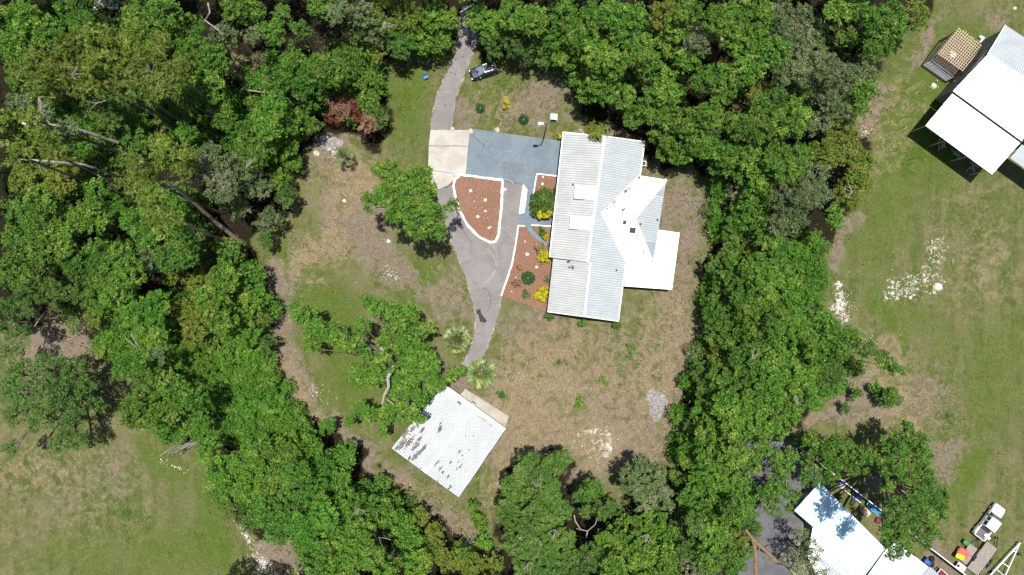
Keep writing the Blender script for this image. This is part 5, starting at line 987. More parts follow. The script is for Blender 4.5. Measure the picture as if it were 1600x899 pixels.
limbs('leaning_tree', [([(348,62,13),(362,95,7),(390,145,0)],.14,.26)], 'bark', 'dark thin leaning trunk crossing the brown gap in top wood', 'dead tree')
limbs('leaning_tree', [([(246,140,18),(262,157,13),(307,192,0)],.2,.32)], 'bark', 'dark thick pine trunk leaning above the pinkish clearing', 'dead tree')
limbs('leaning_tree', [([(255,288,17),(275,293,15),(300,315,10),(340,350,4),(378,380,0)],.2,.36),([(268,292,16),(255,275,18),(240,268,18)],.1,.03),([(270,290,16),(285,283,17),(300,286,17)],.1,.03),([(265,293,16),(240,312,17),(228,322,17)],.09,.03),([(255,275,17),(262,262,18)],.06,.02)], 'bark_pine', 'long grey leaning pine trunk ending at the left edge of the clearing', 'dead tree')
limbs('pale_pole', [([(71,486,6),(34,537,5)],.06,.06)], 'bark_pale', 'straight pale pole hanging through branches at the left edge', 'pole')
limbs('dead_branch', [([(340,648,3),(352,662,3),(365,672,2.6),(395,667,2.4)],.1,.05),([(352,662,3),(348,652,3)],.05,.02)], 'bark_pale', 'forked bleached branch over the bright thicket', 'branch')
limbs('brush_pile', [([(250+i*6, 712-i*2+random.uniform(-4,4), .8),(275+i*7, 695-i+random.uniform(-6,6), 1.0),(300+i*6, 688+random.uniform(-8,8), 1.2)],.05,.02) for i in range(8)], 'bark_pale', 'tangle of pale grey dead sticks at the edge of left field', 'brush pile')
limbs('dead_branch', [([(205,522,5),(212,535,5),(222,548,5),(245,555,4.5)],.07,.04),([(195,528,5),(215,545,5),(232,557,4.5)],.06,.03),([(210,520,5),(216,540,5)],.04,.02)], 'bark_pale', 'three bare grey stems sticking from lower left wood', 'branch')
limbs('dead_limb', [([(616,572,12.5),(606,590,12.8),(607,605,13),(600,618,13),(597,632,12.8)],.28,.14),([(606,592,12.8),(600,595,12.8)],.08,.04),([(604,624,13),(614,631,12.5)],.1,.08)], 'bark_pale', 'thick pale curving bare limb on top of the largest yard oak', 'limb')
limbs('dead_limb', [([(588,536,11),(606,556,10.5)],.22,.2)], 'bark_pale', 'short thick grey limb showing through the largest yard oak', 'limb')
limbs('dead_branch', [([(733,850,.4),(745,845,1),(752,835,1.4)],.07,.02),([(733,850,.4),(722,842,1),(712,838,1.3)],.07,.02),([(733,850,.4),(728,838,1.2),(722,828,1.5)],.06,.02),([(733,850,.4),(718,852,.9),(711,850,1.1)],.05,.02),([(733,850,.4),(738,838,1.3),(736,826,1.6)],.06,.02),([(733,850,.4),(745,852,.8)],.06,.02),([(722,842,1),(718,832,1.4)],.04,.015),([(728,838,1.2),(716,828,1.5)],.04,.015)], 'bark_pale', 'bleached dead branch crown lying beside bright shrub at the bottom', 'branch')
limbs('dead_limb', [([(597,862,11),(596,852,11.2),(592,840,11.2),(602,841,11),(611,844,11)],.08,.04)], 'bark_pale', 'hooked white bare branch over the bottom left wood', 'branch')
limbs('dead_limb', [([(897,805,8.5),(899,815,8.5),(908,828,8.5),(918,830,8.2),(930,820,8.4),(933,810,8.4)],.1,.05),([(916,840,7.5),(918,830,8.2)],.12,.1),([(908,828,8.5),(900,826,8.6)],.06,.03)], 'bark_pale', 'pale bare limb curving round a gap in the bottom oaks', 'branch')
limbs('bare_limb', [([(1165,828,6),(1176,842,6.5),(1190,855,7),(1214,878,7)],.2,.3),([(1176,842,6.5),(1180,860,6.8),(1181,905,6)],.3,.28)], 'bark_orange', 'thick orange brown forked limb over the dark yard', 'limb')
limbs('bare_limb', [([(1216,876,6.5),(1240,890,6),(1258,905,5)],.18,.1),([(1216,876,6.5),(1228,866,6)],.1,.06)], 'bark', 'dark limb joining the mossy tree at the dark yard edge', 'limb')
limbs('dead_branch', [([(1218,745,8),(1229,748,8),(1234,738,8)],.06,.03),([(1229,748,8),(1229,760,8)],.05,.03)], 'bark_pale', 'thin white branch above dark yard next to workshop corner', 'branch')
limbs('leaning_tree', [([(1408,10,12),(1362,72,1)],.12,.2)], 'bark_pine', 'straight brown leaning trunk at the top right wood edge', 'dead tree')
def twigs(x, y, h, n, R, label, seed):
    r = random.Random(seed); ps = []
    a0 = r.uniform(0, 6.28)
    for i in range(n):
        a_ = a0+r.uniform(-1.3, 1.3); L = R*r.uniform(.5, 1.1); mx, my = x+L*.5*math.cos(a_), y+L*.5*math.sin(a_); a2 = a_+r.uniform(-.6, .6)
        ps.append(([(x, y, h-.6), (mx, my, h), (mx+L*.5*math.cos(a2), my+L*.5*math.sin(a2), h+.3)], .06, .02))
    limbs('bare_branch', ps, 'bark_pale', label, 'branch')
for i, (x, y, h, R_, lab) in enumerate(((238,75,21,26,'bare grey branches fanning over the upper pines'),(165,158,19,26,'grey forked twigs below the pine stand'),(60,152,13,28,'tangle of grey twigs near the left edge, above the long dead trunk'),(112,118,21,22,'grey fork among the leftmost pines'),(60,172,13,24,'grey twigs around the upper end of long dead trunk'),
    (1190,700,14,16,'small pale twigs in the wood above the dark yard'),(838,762,12.5,18,'pale twigs over the great rounded live oak, upper part'),(868,828,12.5,16,'pale twigs over the great rounded live oak, lower right'),(825,880,12.5,16,'pale twigs over the great rounded live oak, at its foot'),(1012,835,14,18,'pale twigs in the bottom wood right of the curved limb'),
    (1175,560,14.5,18,'pale twigs in the middle right wood, left group'),(1245,632,14,16,'pale twigs in the middle right wood, lower group'),(1332,300,12,16,'grey twigs in the wood edge below the barn'),(460,752,14,16,'pale twigs in the bottom left wood, upper group'),(560,795,14,16,'pale twigs in the bottom left wood, near the burnt track'),
    (325,290,14,24,'bare twigs in the mossy oaks left of the clearing'),(385,262,14,22,'bare twigs at the right of the mossy oaks'),(600,35,14,20,'bare twigs above the lawn left of the drive'),(640,310,13,14,'bare pale twigs in the lone yard oak'),(1262,60,14,22,'bare grey twigs in the mossy oaks at top right'))):
    twigs(x, y, h, 6, R_, lab, 100+i)
# ash heap, brush heap
def heap(x, y, rx, ry, h, mat, label, seed=0, rz=0.):
    r = random.Random(seed); m = MB(); n = 22; rings = 7; vs = [(0,0,h)]
    for k in range(1, rings+1):
        t = k/rings
        for i in range(n):
            a = 6.2832*i/n; rr = t*(1+.18*math.sin(a*3+seed)+r.uniform(-.07,.07)); vs.append((rx*rr*math.cos(a), ry*rr*math.sin(a), max(0, h*(1-t**1.5)*(1+r.uniform(-.35,.35)))-(.03 if k == rings else 0)))
    f = [(0, 1+i, 1+(i+1) % n) for i in range(n)]
    for k in range(rings-1):
        for i in range(n): f.append((1+k*n+i, 1+(k+1)*n+i, 1+(k+1)*n+(i+1) % n, 1+k*n+(i+1) % n))
    m.add(vs, f); o = m.build('ash_heap', mat, smooth=True); o.location = P(x, y); o.rotation_euler = (0,0,rz); return tag(o, label, 'heap')
a = NM('ash'); f1 = a.noise(3, 6, .8); M['ash'] = a.done(a.mix(a.rng(f1, .4, .62), (.15,.14,.135), (.36,.34,.33)), .95, 0, .1); a.bump(f1, .6, .1)
heap(1026,631,1.55,2.5,.45,M['ash'],'oval grey ash heap with white lumps in the back yard',1,.15)
heap(515,222,2.0,1.1,.12,M['ash'],'low grey burnt heap on the bare soil above small palm',2)
# ---------------- vehicles and small objects ----------------
M['car_black'] = simple('black_car_paint', (.012,.012,.03), .38, spec=.45, var=.02)
M['car_white'] = simple('white_car_paint', (.83,.83,.84), .25, spec=.6, var=.01)
M['car_glass'] = simple('car_glass', (.03,.035,.05), .3, spec=.5, var=.02)
M['windscreen'] = simple('windscreen_glass', (.16,.22,.27), .45, spec=.4, var=.1, scale=1.5)  # pale blue sky reflection painted into the glass colour
M['tyre'] = simple('tyre_rubber', (.02,.02,.02), .9); M['rim'] = simple('wheel_rim', (.45,.45,.46), .35)
M['lamp'] = simple('head_lamp', (.75,.76,.78), .15, spec=.8, var=.02); M['tail'] = simple('tail_lamp', (.35,.02,.02), .3, var=.02)
M['chrome'] = simple('chrome', (.6,.6,.62), .2, metal=.7, var=.02)
M['blue_plastic'] = simple('blue_plastic', (.04,.12,.4), .5); M['sky_blue'] = simple('light_blue_plastic', (.08,.33,.55), .45)
M['red_cloth'] = simple('faded_red', (.5,.11,.09), .8); M['yellow_pl'] = simple('yellow_plastic', (.75,.62,.03), .6); M['green_pl'] = simple('green_paint', (.04,.2,.06), .5)
M['pale_green'] = simple('pale_green_metal', (.42,.60,.50), .5, var=.04); M['bed_liner'] = simple('bed_liner', (.13,.12,.12), .9)
M['tire_red'] = simple('maroon', (.15,.02,.05), .6)
def loft(m, secs, close=True):
    """secs: list of rings, each a list of points"""
    n = len(secs[0]); vs = [p for s in secs for p in s]; f = []
    for i in range(len(secs)-1):
        for k in range(n): k2 = (k+1) % n; f.append((i*n+k, (i+1)*n+k, (i+1)*n+k2, i*n+k2))
    f.append(tuple(range(n))); f.append(tuple((len(secs)-1)*n+k for k in range(n))[::-1]); m.add(vs, f)
def ring(x, w, z0, z1, wt=None, r=.12):
    wt = w if wt is None else wt
    return [(x,-w+r*.4,z0),(x,-w,z0+.12),(x,-w,z0+(z1-z0)*.6),(x,-wt,z1-r*.5),(x,-wt+r,z1),(x,0,z1+.03),(x,wt-r,z1),(x,wt,z1-r*.5),(x,w,z0+(z1-z0)*.6),(x,w,z0+.12),(x,w-r*.4,z0)]
def wheel(root, x, y, r=.36, wd=.24):
    m = MB(); m.tube([(x,y-wd/2,r),(x,y-wd/2+.04,r),(x,y+wd/2-.04,r),(x,y+wd/2,r)], [r*.9,r,r,r*.9], 18); w_ = m.build('wheel', M['tyre'], root)
    s = 1 if y > 0 else -1; m = MB(); m.tube([(x,y+s*(wd/2+.002),r),(x,y+s*(wd/2+.02),r)], [r*.62,r*.55], 12); m.build('rim', M['rim'], w_)
def quad(root, name, pts, mat, t=.012):
    m = MB(); p = [Vector(q) for q in pts]; n = (p[1]-p[0]).cross(p[2]-p[0]).normalized(); m.add([q+n*t for q in p]+[q-n*t for q in p], [(0,1,2,3),(7,6,5,4),(0,4,5,1),(1,5,6,2),(2,6,7,3),(3,7,4,0)]); return m.build(name, mat, root)
# black SUV: nose to the left (x forward = -image x)
car = empty('parked_car', P(756,110.5,.8)-Vector((0,0,.8)), 'black car parked nose left on the grass beside the drive, under trees', 'car', rz=math.radians(180+18))
m = MB(); loft(m, [ring(-2.28,.72,.35,.95,.66),ring(-2.15,.88,.25,1.02,.8),ring(-1.4,.93,.22,1.03,.84),ring(0,.94,.22,1.02,.85),ring(1.1,.93,.22,.98,.82),ring(1.9,.88,.25,.88,.74),ring(2.2,.74,.3,.75,.6)]); m.build('body', M['car_black'], car, smooth=False)
m = MB(); loft(m, [ring(-2.0,.72,1.0,1.08,.70,.05),ring(-1.55,.76,1.0,1.5,.60),ring(-.9,.78,1.0,1.6,.64),ring(.1,.78,1.0,1.6,.64),ring(1.15,.76,.96,1.02,.70,.05)]); m.build('cabin', M['car_glass'], car)
m = MB(); m.slab([(-1.6,-.56,1.53),(-.9,-.62,1.64),(.1,-.62,1.64),(.15,0,1.665),(.1,.62,1.64),(-.9,.62,1.64),(-1.6,.56,1.53),(-1.6,0,1.56)], .05); m.build('roof', M['car_black'], car)
quad(car, 'windscreen', [(.2,-.58,1.585),(1.1,-.66,1.05),(1.1,.66,1.05),(.2,.58,1.585)], M['windscreen']); quad(car, 'sunroof', [(-.75,-.4,1.68),(-.1,-.4,1.68),(-.1,.4,1.68),(-.75,.4,1.68)], M['dark'])
quad(car, 'rear_window', [(-2.0,-.55,1.1),(-1.62,-.52,1.5),(-1.62,.52,1.5),(-2.0,.55,1.1)], M['windscreen'])
for s in (-1, 1):
    wheel(car, 1.35, .84*s); wheel(car, -1.4, .84*s); m = MB(); m.box(2.0, 2.2, s*.62-.15, s*.62+.15, .62, .76); m.build('headlight', M['lamp'], car)
    m = MB(); m.box(-2.27, -2.15, s*.66-.14, s*.66+.14, .8, .98); m.build('tail_light', M['tail'], car); m = MB(); m.box(.75, .95, s*.98-.1, s*.98+.1, 1.0, 1.14); m.build('mirror', M['car_black'], car)
    m = MB(); m.bar((-1.4,s*.6,1.66),(.0,s*.6,1.69),.05,.05); m.build('roof_rail', M['chrome'], car)
# white pickup: nose up-right
ph = math.atan2(48.5, 36)
tr = empty('pickup_truck', P(1546.5,816,.9)-Vector((0,0,.9)), 'white crew cab pickup with open grey bed parked on the lower right grass', 'pickup truck', rz=ph)
W = 'car_white'
m = MB(); loft(m, [ring(.9,.94,.45,1.14,.9),ring(1.5,.97,.4,1.16,.9),ring(2.4,.97,.4,1.1,.88),ring(2.8,.93,.42,1.0,.82),ring(2.95,.82,.45,.9,.7)]); m.build('bonnet', M[W], tr)
m = MB(); loft(m, [ring(-1.0,.95,.42,1.12,.92),ring(.95,.95,.42,1.12,.92)]); m.build('body', M[W], tr)
m = MB(); loft(m, [ring(-1.0,.90,1.08,1.70,.80),ring(-.9,.91,1.08,1.84,.80),ring(.75,.91,1.08,1.85,.80),ring(1.45,.90,1.08,1.16,.86,.05)]); m.build('cab_glass', M['car_glass'], tr)
m = MB(); m.slab([(-.98,-.86,1.87),(.76,-.87,1.9),(.84,0,1.93),(.76,.87,1.9),(-.98,.86,1.87),(-1.02,0,1.9)], .07); m.build('roof', M[W], tr)
for s in (-1, 1):
    for x in (-.98, -.1, .72): m = MB(); m.bar((x,s*.93,1.1),(x*.98,s*.83,1.86),.12,.05,up=Vector((1,0,0))); m.bar((x,s*.935,1.1),(x*.98,s*.85,1.86),.2,.05,up=Vector((0,1,0))); m.build('pillar', M[W], tr)
    m = MB(); m.box(-2.9,-1.02,s*.95-.07,s*.95+.07,.5,1.15); m.build('bed_side', M[W], tr); m = MB(); loft(m, [ring(-2.6,.001+.13,.45,1.05,.1)]+[ring(-1.5,.13,.45,1.05,.1)]); q = m.build('fender', M[W], tr); q.location = (0, s*.95, 0)
    wheel(tr, 1.95, .88*s, .4, .28); wheel(tr, -1.95, .9*s, .4, .28); m = MB(); m.box(2.7,2.97,s*.68-.16,s*.68+.16,.72,.92); m.build('headlight', M['lamp'], tr)
    m = MB(); m.box(-2.96,-2.86,s*.88-.08,s*.88+.08,.75,1.1); m.build('tail_light', M['tail'], tr); m = MB(); m.box(.7,.92,s*1.1-.16,s*1.1+.16,1.12,1.35); m.build('mirror', M['dark'], tr)
m = MB(); m.box(-2.95,-1.0,-.9,.9,.5,.58); m.build('bed_floor', M['bed_liner'], tr); m = MB(); m.box(-2.97,-2.88,-.88,.88,.55,1.12); m.build('tailgate', M[W], tr)
m = MB(); m.box(-1.42,-1.05,-.86,.86,.6,1.10); m.build('tool_box', M['dark'], tr); quad(tr, 'windscreen', [(.84,-.76,1.83),(1.42,-.84,1.2),(1.42,.84,1.2),(.84,.76,1.83)], simple('dark_windscreen', (.10,.10,.13), .12, spec=.8)); m = MB(); m.box(2.9,3.05,-.85,.85,.45,.62); m.build('bumper', M['chrome'], tr)
o = MB().box(-.55,.55,-.22,.22,0,.3).build('white_box', M['white']); o.location = P(1541,838,.6)+Vector((0,0,.0)); o.location.z = .59; o.rotation_euler = (0,0,ph+1.4); tag(o, 'small white box lying in the open bed of the pickup', 'box')
# trailers
def trailer(x, y, L, Wd, label, deck, rz, dual=False, z=.6):
    t = empty('trailer', P(x, y, z)-Vector((0,0,z)), label, 'trailer', rz=rz)
    n = int(Wd/.2)
    for i in range(n):
        m = MB(); y0 = -Wd/2+i*Wd/n; m.box(-L/2, L/2, y0+.008, y0+Wd/n-.008, z-.05, z+random.uniform(0,.008)); m.build('deck_plank', M[deck], t)
    m = MB()
    for s in (-1, 1): m.bar((-L/2,s*(Wd/2+.05),z-.05),(L/2,s*(Wd/2+.05),z-.05),.08,.14); m.bar((L/2,s*Wd*.4,z-.08),(L/2+1.4,0,z-.1),.08,.1)
    for k in range(4): m.bar((-L/2+L*k/3,-Wd/2,z-.1),(-L/2+L*k/3,Wd/2,z-.1),.08,.08)
    m.build('frame', M['black'], t); m = MB(); m.tube([(L/2+1.3,0,.05),(L/2+1.3,0,z+.35)], [.05,.05], 6); m.box(L/2+1.2,L/2+1.55,-.08,.08,z-.1,z+.02); m.build('coupling', M['dark'], t)
    for s in (-1, 1):
        for xx in ((-.45,.45) if dual else (-.1,)): wheel(t, xx, s*(Wd/2+.25), .34, .2)
        m = MB(); xs_ = .95 if dual else .5; m.bar((-xs_,s*(Wd/2+.25),.76),(xs_,s*(Wd/2+.25),.76),.26,.03); m.build('mudguard', M['black'], t)
    return t
tw = trailer(1535,873,5.2,2.05,'flat weathered timber deck trailer beside the white boat trailer','wood_grey',ph,True)
ts = trailer(1513,866,3.0,1.55,'small utility trailer carrying a red cover and yellow seat','wood_grey',ph,False,.5)
def blob(name, x, y, h, dims, mat, label, cat, rz=0., seed=1, n=20, rings=6):
    r = random.Random(seed); m = MB(); vs = []; 
    for k in range(rings+1):
        t = k/rings; rr = (1-t**4)**.5*.92 if k < rings else 0
        for i in range(n): a = 6.2832*i/n; sq = (abs(math.cos(a))**5+abs(math.sin(a))**5)**-.2; q = rr*sq*(1+r.uniform(-.06,.06)); vs.append((dims[0]*q*math.cos(a), dims[1]*q*math.sin(a), dims[2]*t))
    f = [tuple(range(n))[::-1]]
    for k in range(rings):
        for i in range(n): f.append((k*n+i, k*n+(i+1) % n, (k+1)*n+(i+1) % n, (k+1)*n+i))
    m.add(vs, f); o = m.build(name, mat); o.location = P(x, y, h); o.rotation_euler = (0,0,rz); return tag(o, label, cat)
blob('tarp', 1504,864,.5,(.75,1.0,.45),M['red_cloth'],'faded red cover heaped on the small trailer','tarp',ph,2)
blob('kayak_seat', 1500,870,.95,(.4,.75,.18),M['yellow_pl'],'bright yellow plastic shell on top of the red cover','seat',ph+.25,3)
blob('barrel_lid', 1509,848,.5,(.42,.5,.3),M['green_pl'],'green hose coil bundle at the front of the small trailer','hose',ph,4)
for k in range(6):
    pass
# boat trailer
bt = empty('boat_trailer', P(1570,875), 'white A shaped boat trailer frame at the lower right corner', 'trailer')
def bl(x, y, z=.6): return P(x, y, z)-P(1570,875)
m = MB(); m.bar(bl(1594,848), bl(1543,903), .2, .18); m.bar(bl(1592,852), bl(1568,905), .14, .14); m.build('frame', M['white'], bt)
for a_, b_ in (((1566,879.5),(1576,886)),((1557,890),(1568,899)),((1584,861),(1588,864))): m = MB(); m.bar(bl(*a_), bl(*b_), .1, .1); m.build('cross_member', M['white'], bt)
m = MB(); m.tube([bl(1593,849,.05), bl(1593,849,1.1)], [.05,.05], 6); m.bar(bl(1594,848,.6), bl(1597,844,.6), .1, .1); m.build('coupling', M['dark'], bt); m = MB(); m.box(-.25,.25,-.2,.2,.65,.95, Matrix.Translation(bl(1587,863,0))); m.build('winch', M['dark'], bt)
q = bl(1546,893,0); m = MB(); m.tube([(q.x-.1,q.y+.1,.33),(q.x+.1,q.y-.1,.33)],[.33,.33],16); m.build('wheel', M['tyre'], bt)
# white table
wt = empty('folding_table', P(1496.5,883.5), 'white folding table standing by the fence near red and yellow trailer', 'table', rz=ph+1.57); m = MB(); m.box(-.75,.75,-.5,.5,.7,.75); m.build('table_top', M['white'], wt)
for sx in (-1,1):
    for sy in (-1,1): m = MB(); m.tube([(sx*.65,sy*.4,0),(sx*.65,sy*.4,.7)],[.03,.03],5); m.build('leg', M['dark'], wt)
o = MB().box(-.22,.22,-.12,.12,.0,.12).box(-.1,.1,-.2,.2,.02,.16).build('tool_tray', M['dark']); o.location = P(1497,884,.75); tag(o, 'dark tool tray lying on the white folding table', 'tray')
# white railing frame
wf = empty('pipe_frame', P(1474,893), 'white pipe frame with maroon bench between the fence and workshop', 'frame'); m = MB()
fr = [P(x, y, 1.0)-P(1474,893) for x, y in ((1470,889),(1488,905),(1478,915),(1462,899))]
for i in range(4): m.tube([fr[i], fr[(i+1) % 4]], [.06,.06], 6); m.tube([fr[i], (fr[i].x, fr[i].y, 0)], [.05,.05], 6)
m.build('rail', M['white'], wf); m = MB(); m.slab([Vector((v.x*.8, v.y*.8, .55)) for v in fr], .1); m.build('bench_top', M['tire_red'], wf)
# ride-on mower (blue) beside workshop
mw = empty('ride_on_mower', P(1448,878), 'small blue ride on machine beside the workshop wall', 'mower', rz=-.7); m = MB(); m.box(-.9,.0,-.3,.3,.35,.85); m.build('hood', M['blue_plastic'], mw); m = MB(); m.box(.1,.55,-.35,.35,.5,.65); m.box(.5,.6,-.3,.3,.6,.95); m.build('seat', M['dark'], mw)
for x, y, r_ in ((-.65,.42,.25),(-.65,-.42,.25),(.45,.48,.36),(.45,-.48,.36)): wheel(mw, x, y, r_, .22)
o = blob('tyre_pile', 1455,873,0,(.45,.45,.5),M['tyre'],'black round object behind the blue ride on machine','tyre',0,5)
# blue tub and items behind fence
tb = empty('blue_tub', P(1365,794,.3), 'light blue oval ribbed tub lying between fence and workshop', 'tub', rz=-.62); m = MB(); n = 20
def ov(a, b, z, k=n): return [(a*math.cos(6.2832*i/k), b*math.sin(6.2832*i/k), z) for i in range(k)]
vs = ov(1.35,.5,0)+ov(1.5,.6,.4)+ov(1.35,.48,.4)+ov(1.2,.4,.12); f = [tuple(range(n))[::-1]]
for k in range(3): f += [(k*n+i, k*n+(i+1) % n, (k+1)*n+(i+1) % n, (k+1)*n+i) for i in range(n)]
f.append(tuple(3*n+i for i in range(n))); m.add(vs, f); m.build('shell', M['sky_blue'], tb); m = MB(); [m.bar((-1.1,yy,.36),(1.1,yy,.36),.06,.05) for yy in (-.22,0,.22)]; m.build('inner_rib', M['sky_blue'], tb)
o = MB().tube([P(1318,765,.5)-P(1332,775), P(1345,786,.5)-P(1332,775)], [.07,.07], 6).build('white_pipe', M['white']); o.location = P(1332,775); tag(o, 'long white pipe lying in shade between fence and workshop', 'pipe')
for x, y, mt, lab, d in ((1308,750,'blue_plastic','blue drum at the shaded corner behind the workshop',(.45,.45,.9)),(1316,757,'galv','grey metal scrap heap behind the workshop',(.7,.5,.4)),(1340,775,'blue_plastic','blue bag lying beside the white pipe',(.6,.5,.4)),(1352,800,'wood_pale','heap of tan junk left of the blue tub',(.8,.6,.5)),(1371,813,'tire_red','round maroon tub below the light blue tub',(.5,.5,.5)),(1332,784,'dark','dark heap under the white pipe',(.7,.4,.4))):
    blob('drum' if 'drum' in lab else 'yard_junk', x, y, 0, d, M[mt], lab, 'drum' if 'drum' in lab else 'junk', random.random()*3, int(x))
for i, (x, y) in enumerate(((1556.5,707),(1562,740),(1526.5,781.5),(1499.5,818))):   # fence stakes
    m = MB(); m.tube([(0,0,0),(.12,0,1.5)], [.035,.03], 6); o = m.build('stake', M['dark']); o.location = P(x+2, y+1); o.rotation_euler = (0,0,random.uniform(-.5,.5)); tag(o, ['thin metal stake highest up in the lower right field','thin metal stake second from top in lower right field','thin metal stake just above the white pickup','thin metal stake between tree edge and pickup'][i], 'stake', group='metal stakes in the field')
# gate
gt = empty('gate', P(730,22), 'grey ribbed metal gate across the drive at the top edge', 'gate'); g0, g1 = P(720,27)-P(730,22), P(742,13)-P(730,22); gd = (g1-g0).normalized(); nr = 11
for i in range(nr):
    a_, b_ = g0.lerp(g1, i/nr)+gd*.015, g0.lerp(g1, (i+1)/nr)-gd*.015; m = MB(); m.bar(a_+Vector((0,0,.95)), b_+Vector((0,0,.95)), .04+.03*(i % 2), 1.6); m.build('board', M['galv'], gt)
m = MB(); m.bar(g0+Vector((0,0,1.8)), g1+Vector((0,0,1.8)), .09, .08); m.bar(g0+Vector((0,0,.1)), g1+Vector((0,0,.1)), .09, .08); m.build('rail', M['white'], gt)
# utility box
bx = empty('transformer_box', P(865,185), 'pale green utility box standing on the grass north of the house', 'utility box', rz=-.08); m = MB(); m.box(-.5,.5,-.42,.42,.08,.95); m.build('cabinet', M['pale_green'], bx); m = MB(); m.box(-.53,.53,-.46,.46,.95,1.0); m.build('lid', M['pale_green'], bx); m = MB(); m.box(-.6,.6,-.55,.55,0,.08); m.build('pad', M['concrete'], bx); m = MB(); m.box(-.35,.35,-.44,-.42,.2,.8); m.build('door', M['dark'], bx)
# lamp post
lp = empty('lamp_post', P(849.5,216), 'tall dark lamp post with white head beside the blue parking area', 'lamp post'); m = MB(); m.tube([(0,0,0),(0,0,9.2)], [.11,.07], 8); m.build('pole', M['dark'], lp); m = MB(); m.tube([(0,0,9.1),(-.5,.05,9.4)], [.05,.04], 6); m.build('arm', M['dark'], lp)
m = MB(); loft(m, [[(-.45,-.12,9.35),(-.45,.12,9.35),(-.45,.12,9.5),(-.45,-.12,9.5)],[(-1.0,-.24,9.32),(-1.0,.24,9.32),(-1.0,.24,9.55),(-1.0,-.24,9.55)],[(-1.25,-.1,9.36),(-1.25,.1,9.36),(-1.25,.1,9.48),(-1.25,-.1,9.48)]]); m.build('lamp_head', M['white'], lp)
# blue chair in tree shade
ch = empty('blue_chair', P(665.5,121.5), 'small blue chair with white legs in the dappled tree shade', 'chair', rz=.4); m = MB(); m.box(-.35,.35,-.3,.3,.42,.48); m.build('seat', M['blue_plastic'], ch); m = MB(); m.box(-.35,.35,.27,.33,.48,.95); m.build('backrest', M['blue_plastic'], ch)
for sx in (-1,1):
    for sy in (-1,1): m = MB(); m.tube([(sx*.32,sy*.27,0),(sx*.32,sy*.27,.44)],[.03,.03],5); m.build('leg', M['white'], ch)
# white wreck pieces at the top left edge
for x, y, r_, lab in ((157,5,(1.0,1.0,.6),'white plastic junk at the top edge, left piece'),(178,9,(.9,.8,.7),'grey white plastic junk at the top edge, right piece'),(151,13,(.35,.6,.3),'small white scrap below the left junk piece'),(331,176,(1.1,.8,.5),'bluish white junk heap in the shade of top left wood'),(39,193,(.45,.2,.2),'white bag caught in branches near the left edge'),(878,889,(.6,.4,.3),'white litter lying under the great bottom oak')):
    blob('junk_heap', x, y, 9.0 if 'caught' in lab or 'great' in lab else .1, r_, M['white'] if 'bluish' not in lab else simple('blue_white_junk', (.55,.6,.7), .6), lab, 'junk', random.random()*3, int(x))
# loose leaf litter and weeds as ground cover
def scatter(name, areas, n, L, W, mat, label, zr=(.02,.08), jit=.5):
    X = []; 
    for (cx, cy, rx, ry, w_) in areas:
        k = int(n*w_); r = np.abs(rng.normal(0, .6, k)); t = rng.uniform(0, 6.283, k); X.append(np.stack([cx+rx*r*np.cos(t), cy+ry*r*np.sin(t)], 1))
    X = np.concatenate(X); X = X[vnoise(X[:,0], X[:,1], 9, 33)*.6+vnoise(X[:,0], X[:,1], 31, 34)*.4 > .48]; C = np.stack([(X[:,0]-800)*.1, (449.5-X[:,1])*.1, rng.uniform(*zr, len(X))], 1); V, Q = leaf_quads(C, np.tile([0,0,1.], (len(C),1)), L, W, jit)
    o = link_mesh(name, np_mesh(name, V, Q, tone=rng.random(len(Q))), None, [M[mat]]); return tag(o, label, 'ground cover', kind='stuff')
M['straw'] = leafmat('straw', (.19,.15,.085), (.34,.28,.18), None, trans=.001, var=.4)
scatter('dry_straw', [(545,280,50,50,1.2),(530,380,25,50,.6),(450,590,35,80,1),(500,655,60,20,.6),(630,770,90,25,.6),(950,640,150,110,2),(820,620,70,90,.8),(1060,480,45,140,1),(720,820,60,20,.5),(1430,640,70,60,.7),(920,690,40,30,.5),(480,400,45,45,.7),(250,165,50,30,.5),(240,330,80,40,.7)], 3500, .4, .045, 'straw', 'loose tan straw and twigs on the dry ground')
scatter('weed_tufts', [(640,180,45,80,.5),(660,440,80,50,.5),(560,600,70,60,.5),(1430,250,120,180,2),(1480,650,120,200,1.6),(200,800,200,110,2),(100,720,110,50,.6),(800,140,80,50,.5),(900,560,110,60,.6)], 2600, .22, .07, 'leaf_s', 'small green weeds and grass tufts in the mown grass', jit=.8)
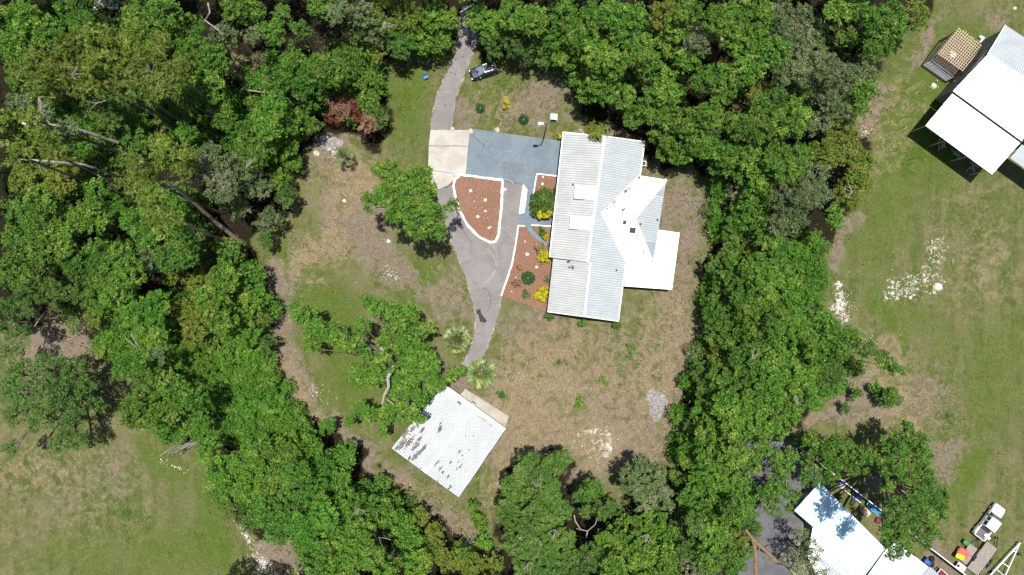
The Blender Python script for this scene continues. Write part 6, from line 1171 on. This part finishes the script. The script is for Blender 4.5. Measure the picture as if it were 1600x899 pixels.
scatter('forest_litter', [(200,200,220,220,2),(200,420,220,220,2),(520,80,160,90,1),(950,80,230,90,1.2),(1250,120,140,120,1),(1200,400,120,200,1.4),(1150,700,110,180,1.2),(600,830,230,80,1)], 5000, .3, .16, 'leaf_litter', 'brown fallen leaves on the woodland floor')
# low understorey between the trees
def understorey(name, areas, n, label, mat='leaf_d'):
    discs = []
    for (cx, cy, rx, ry, w_) in areas:
        for _ in range(int(n*w_)):
            r = math.sqrt(random.random()); t = random.uniform(0, 6.283); discs.append((P(cx+rx*r*math.cos(t), cy+ry*r*math.sin(t), random.uniform(.6, 3.2)), random.uniform(.7, 1.7)))
    V, T, _ = crown_arrays(discs, 's', .35); o = link_mesh(name, np_mesh(name, V, None, np.arange(len(V)).reshape(-1,3), tone=T), None, [M[mat]]); global TREE_TRIS; TREE_TRIS += len(V)//2; return tag(o, label, 'undergrowth', kind='stuff')
understorey('undergrowth', [(150,60,150,70,1),(100,300,110,100,1),(250,400,140,60,1),(950,80,120,60,.8),(1150,150,120,110,1.2),(1200,350,60,100,.8),(1150,560,70,140,1),(1120,800,70,100,.8),(560,820,110,70,.9),(420,770,80,60,.6),(500,120,100,60,.7),(1290,80,90,90,.7),(60,435,60,25,.4),(1300,560,30,40,.3),(150,470,60,50,.5),(640,60,80,40,.6)], 80, 'dark low undergrowth on the floor of the woods')
understorey('bright_undergrowth', [(330,560,100,70,1.2),(400,640,70,60,1),(230,530,80,60,.8),(460,130,90,50,.7),(430,190,50,40,.5),(1250,430,40,50,.6),(1290,560,60,40,.4),(560,120,50,40,.5),(215,520,45,45,.6),(300,640,80,50,.8),(150,200,150,60,1),(60,60,60,50,.5),(260,150,50,30,.4),(240,330,80,40,.5),(330,180,60,50,.5),(1108,480,10,60,.25),(1080,590,14,30,.15),(1062,680,10,40,.2),(1120,330,12,50,.15),(350,480,80,50,.8),(90,250,70,60,.7),(1300,600,40,20,.15)], 110, 'bright green vines and brambles filling gaps in thicket', 'leaf_s')
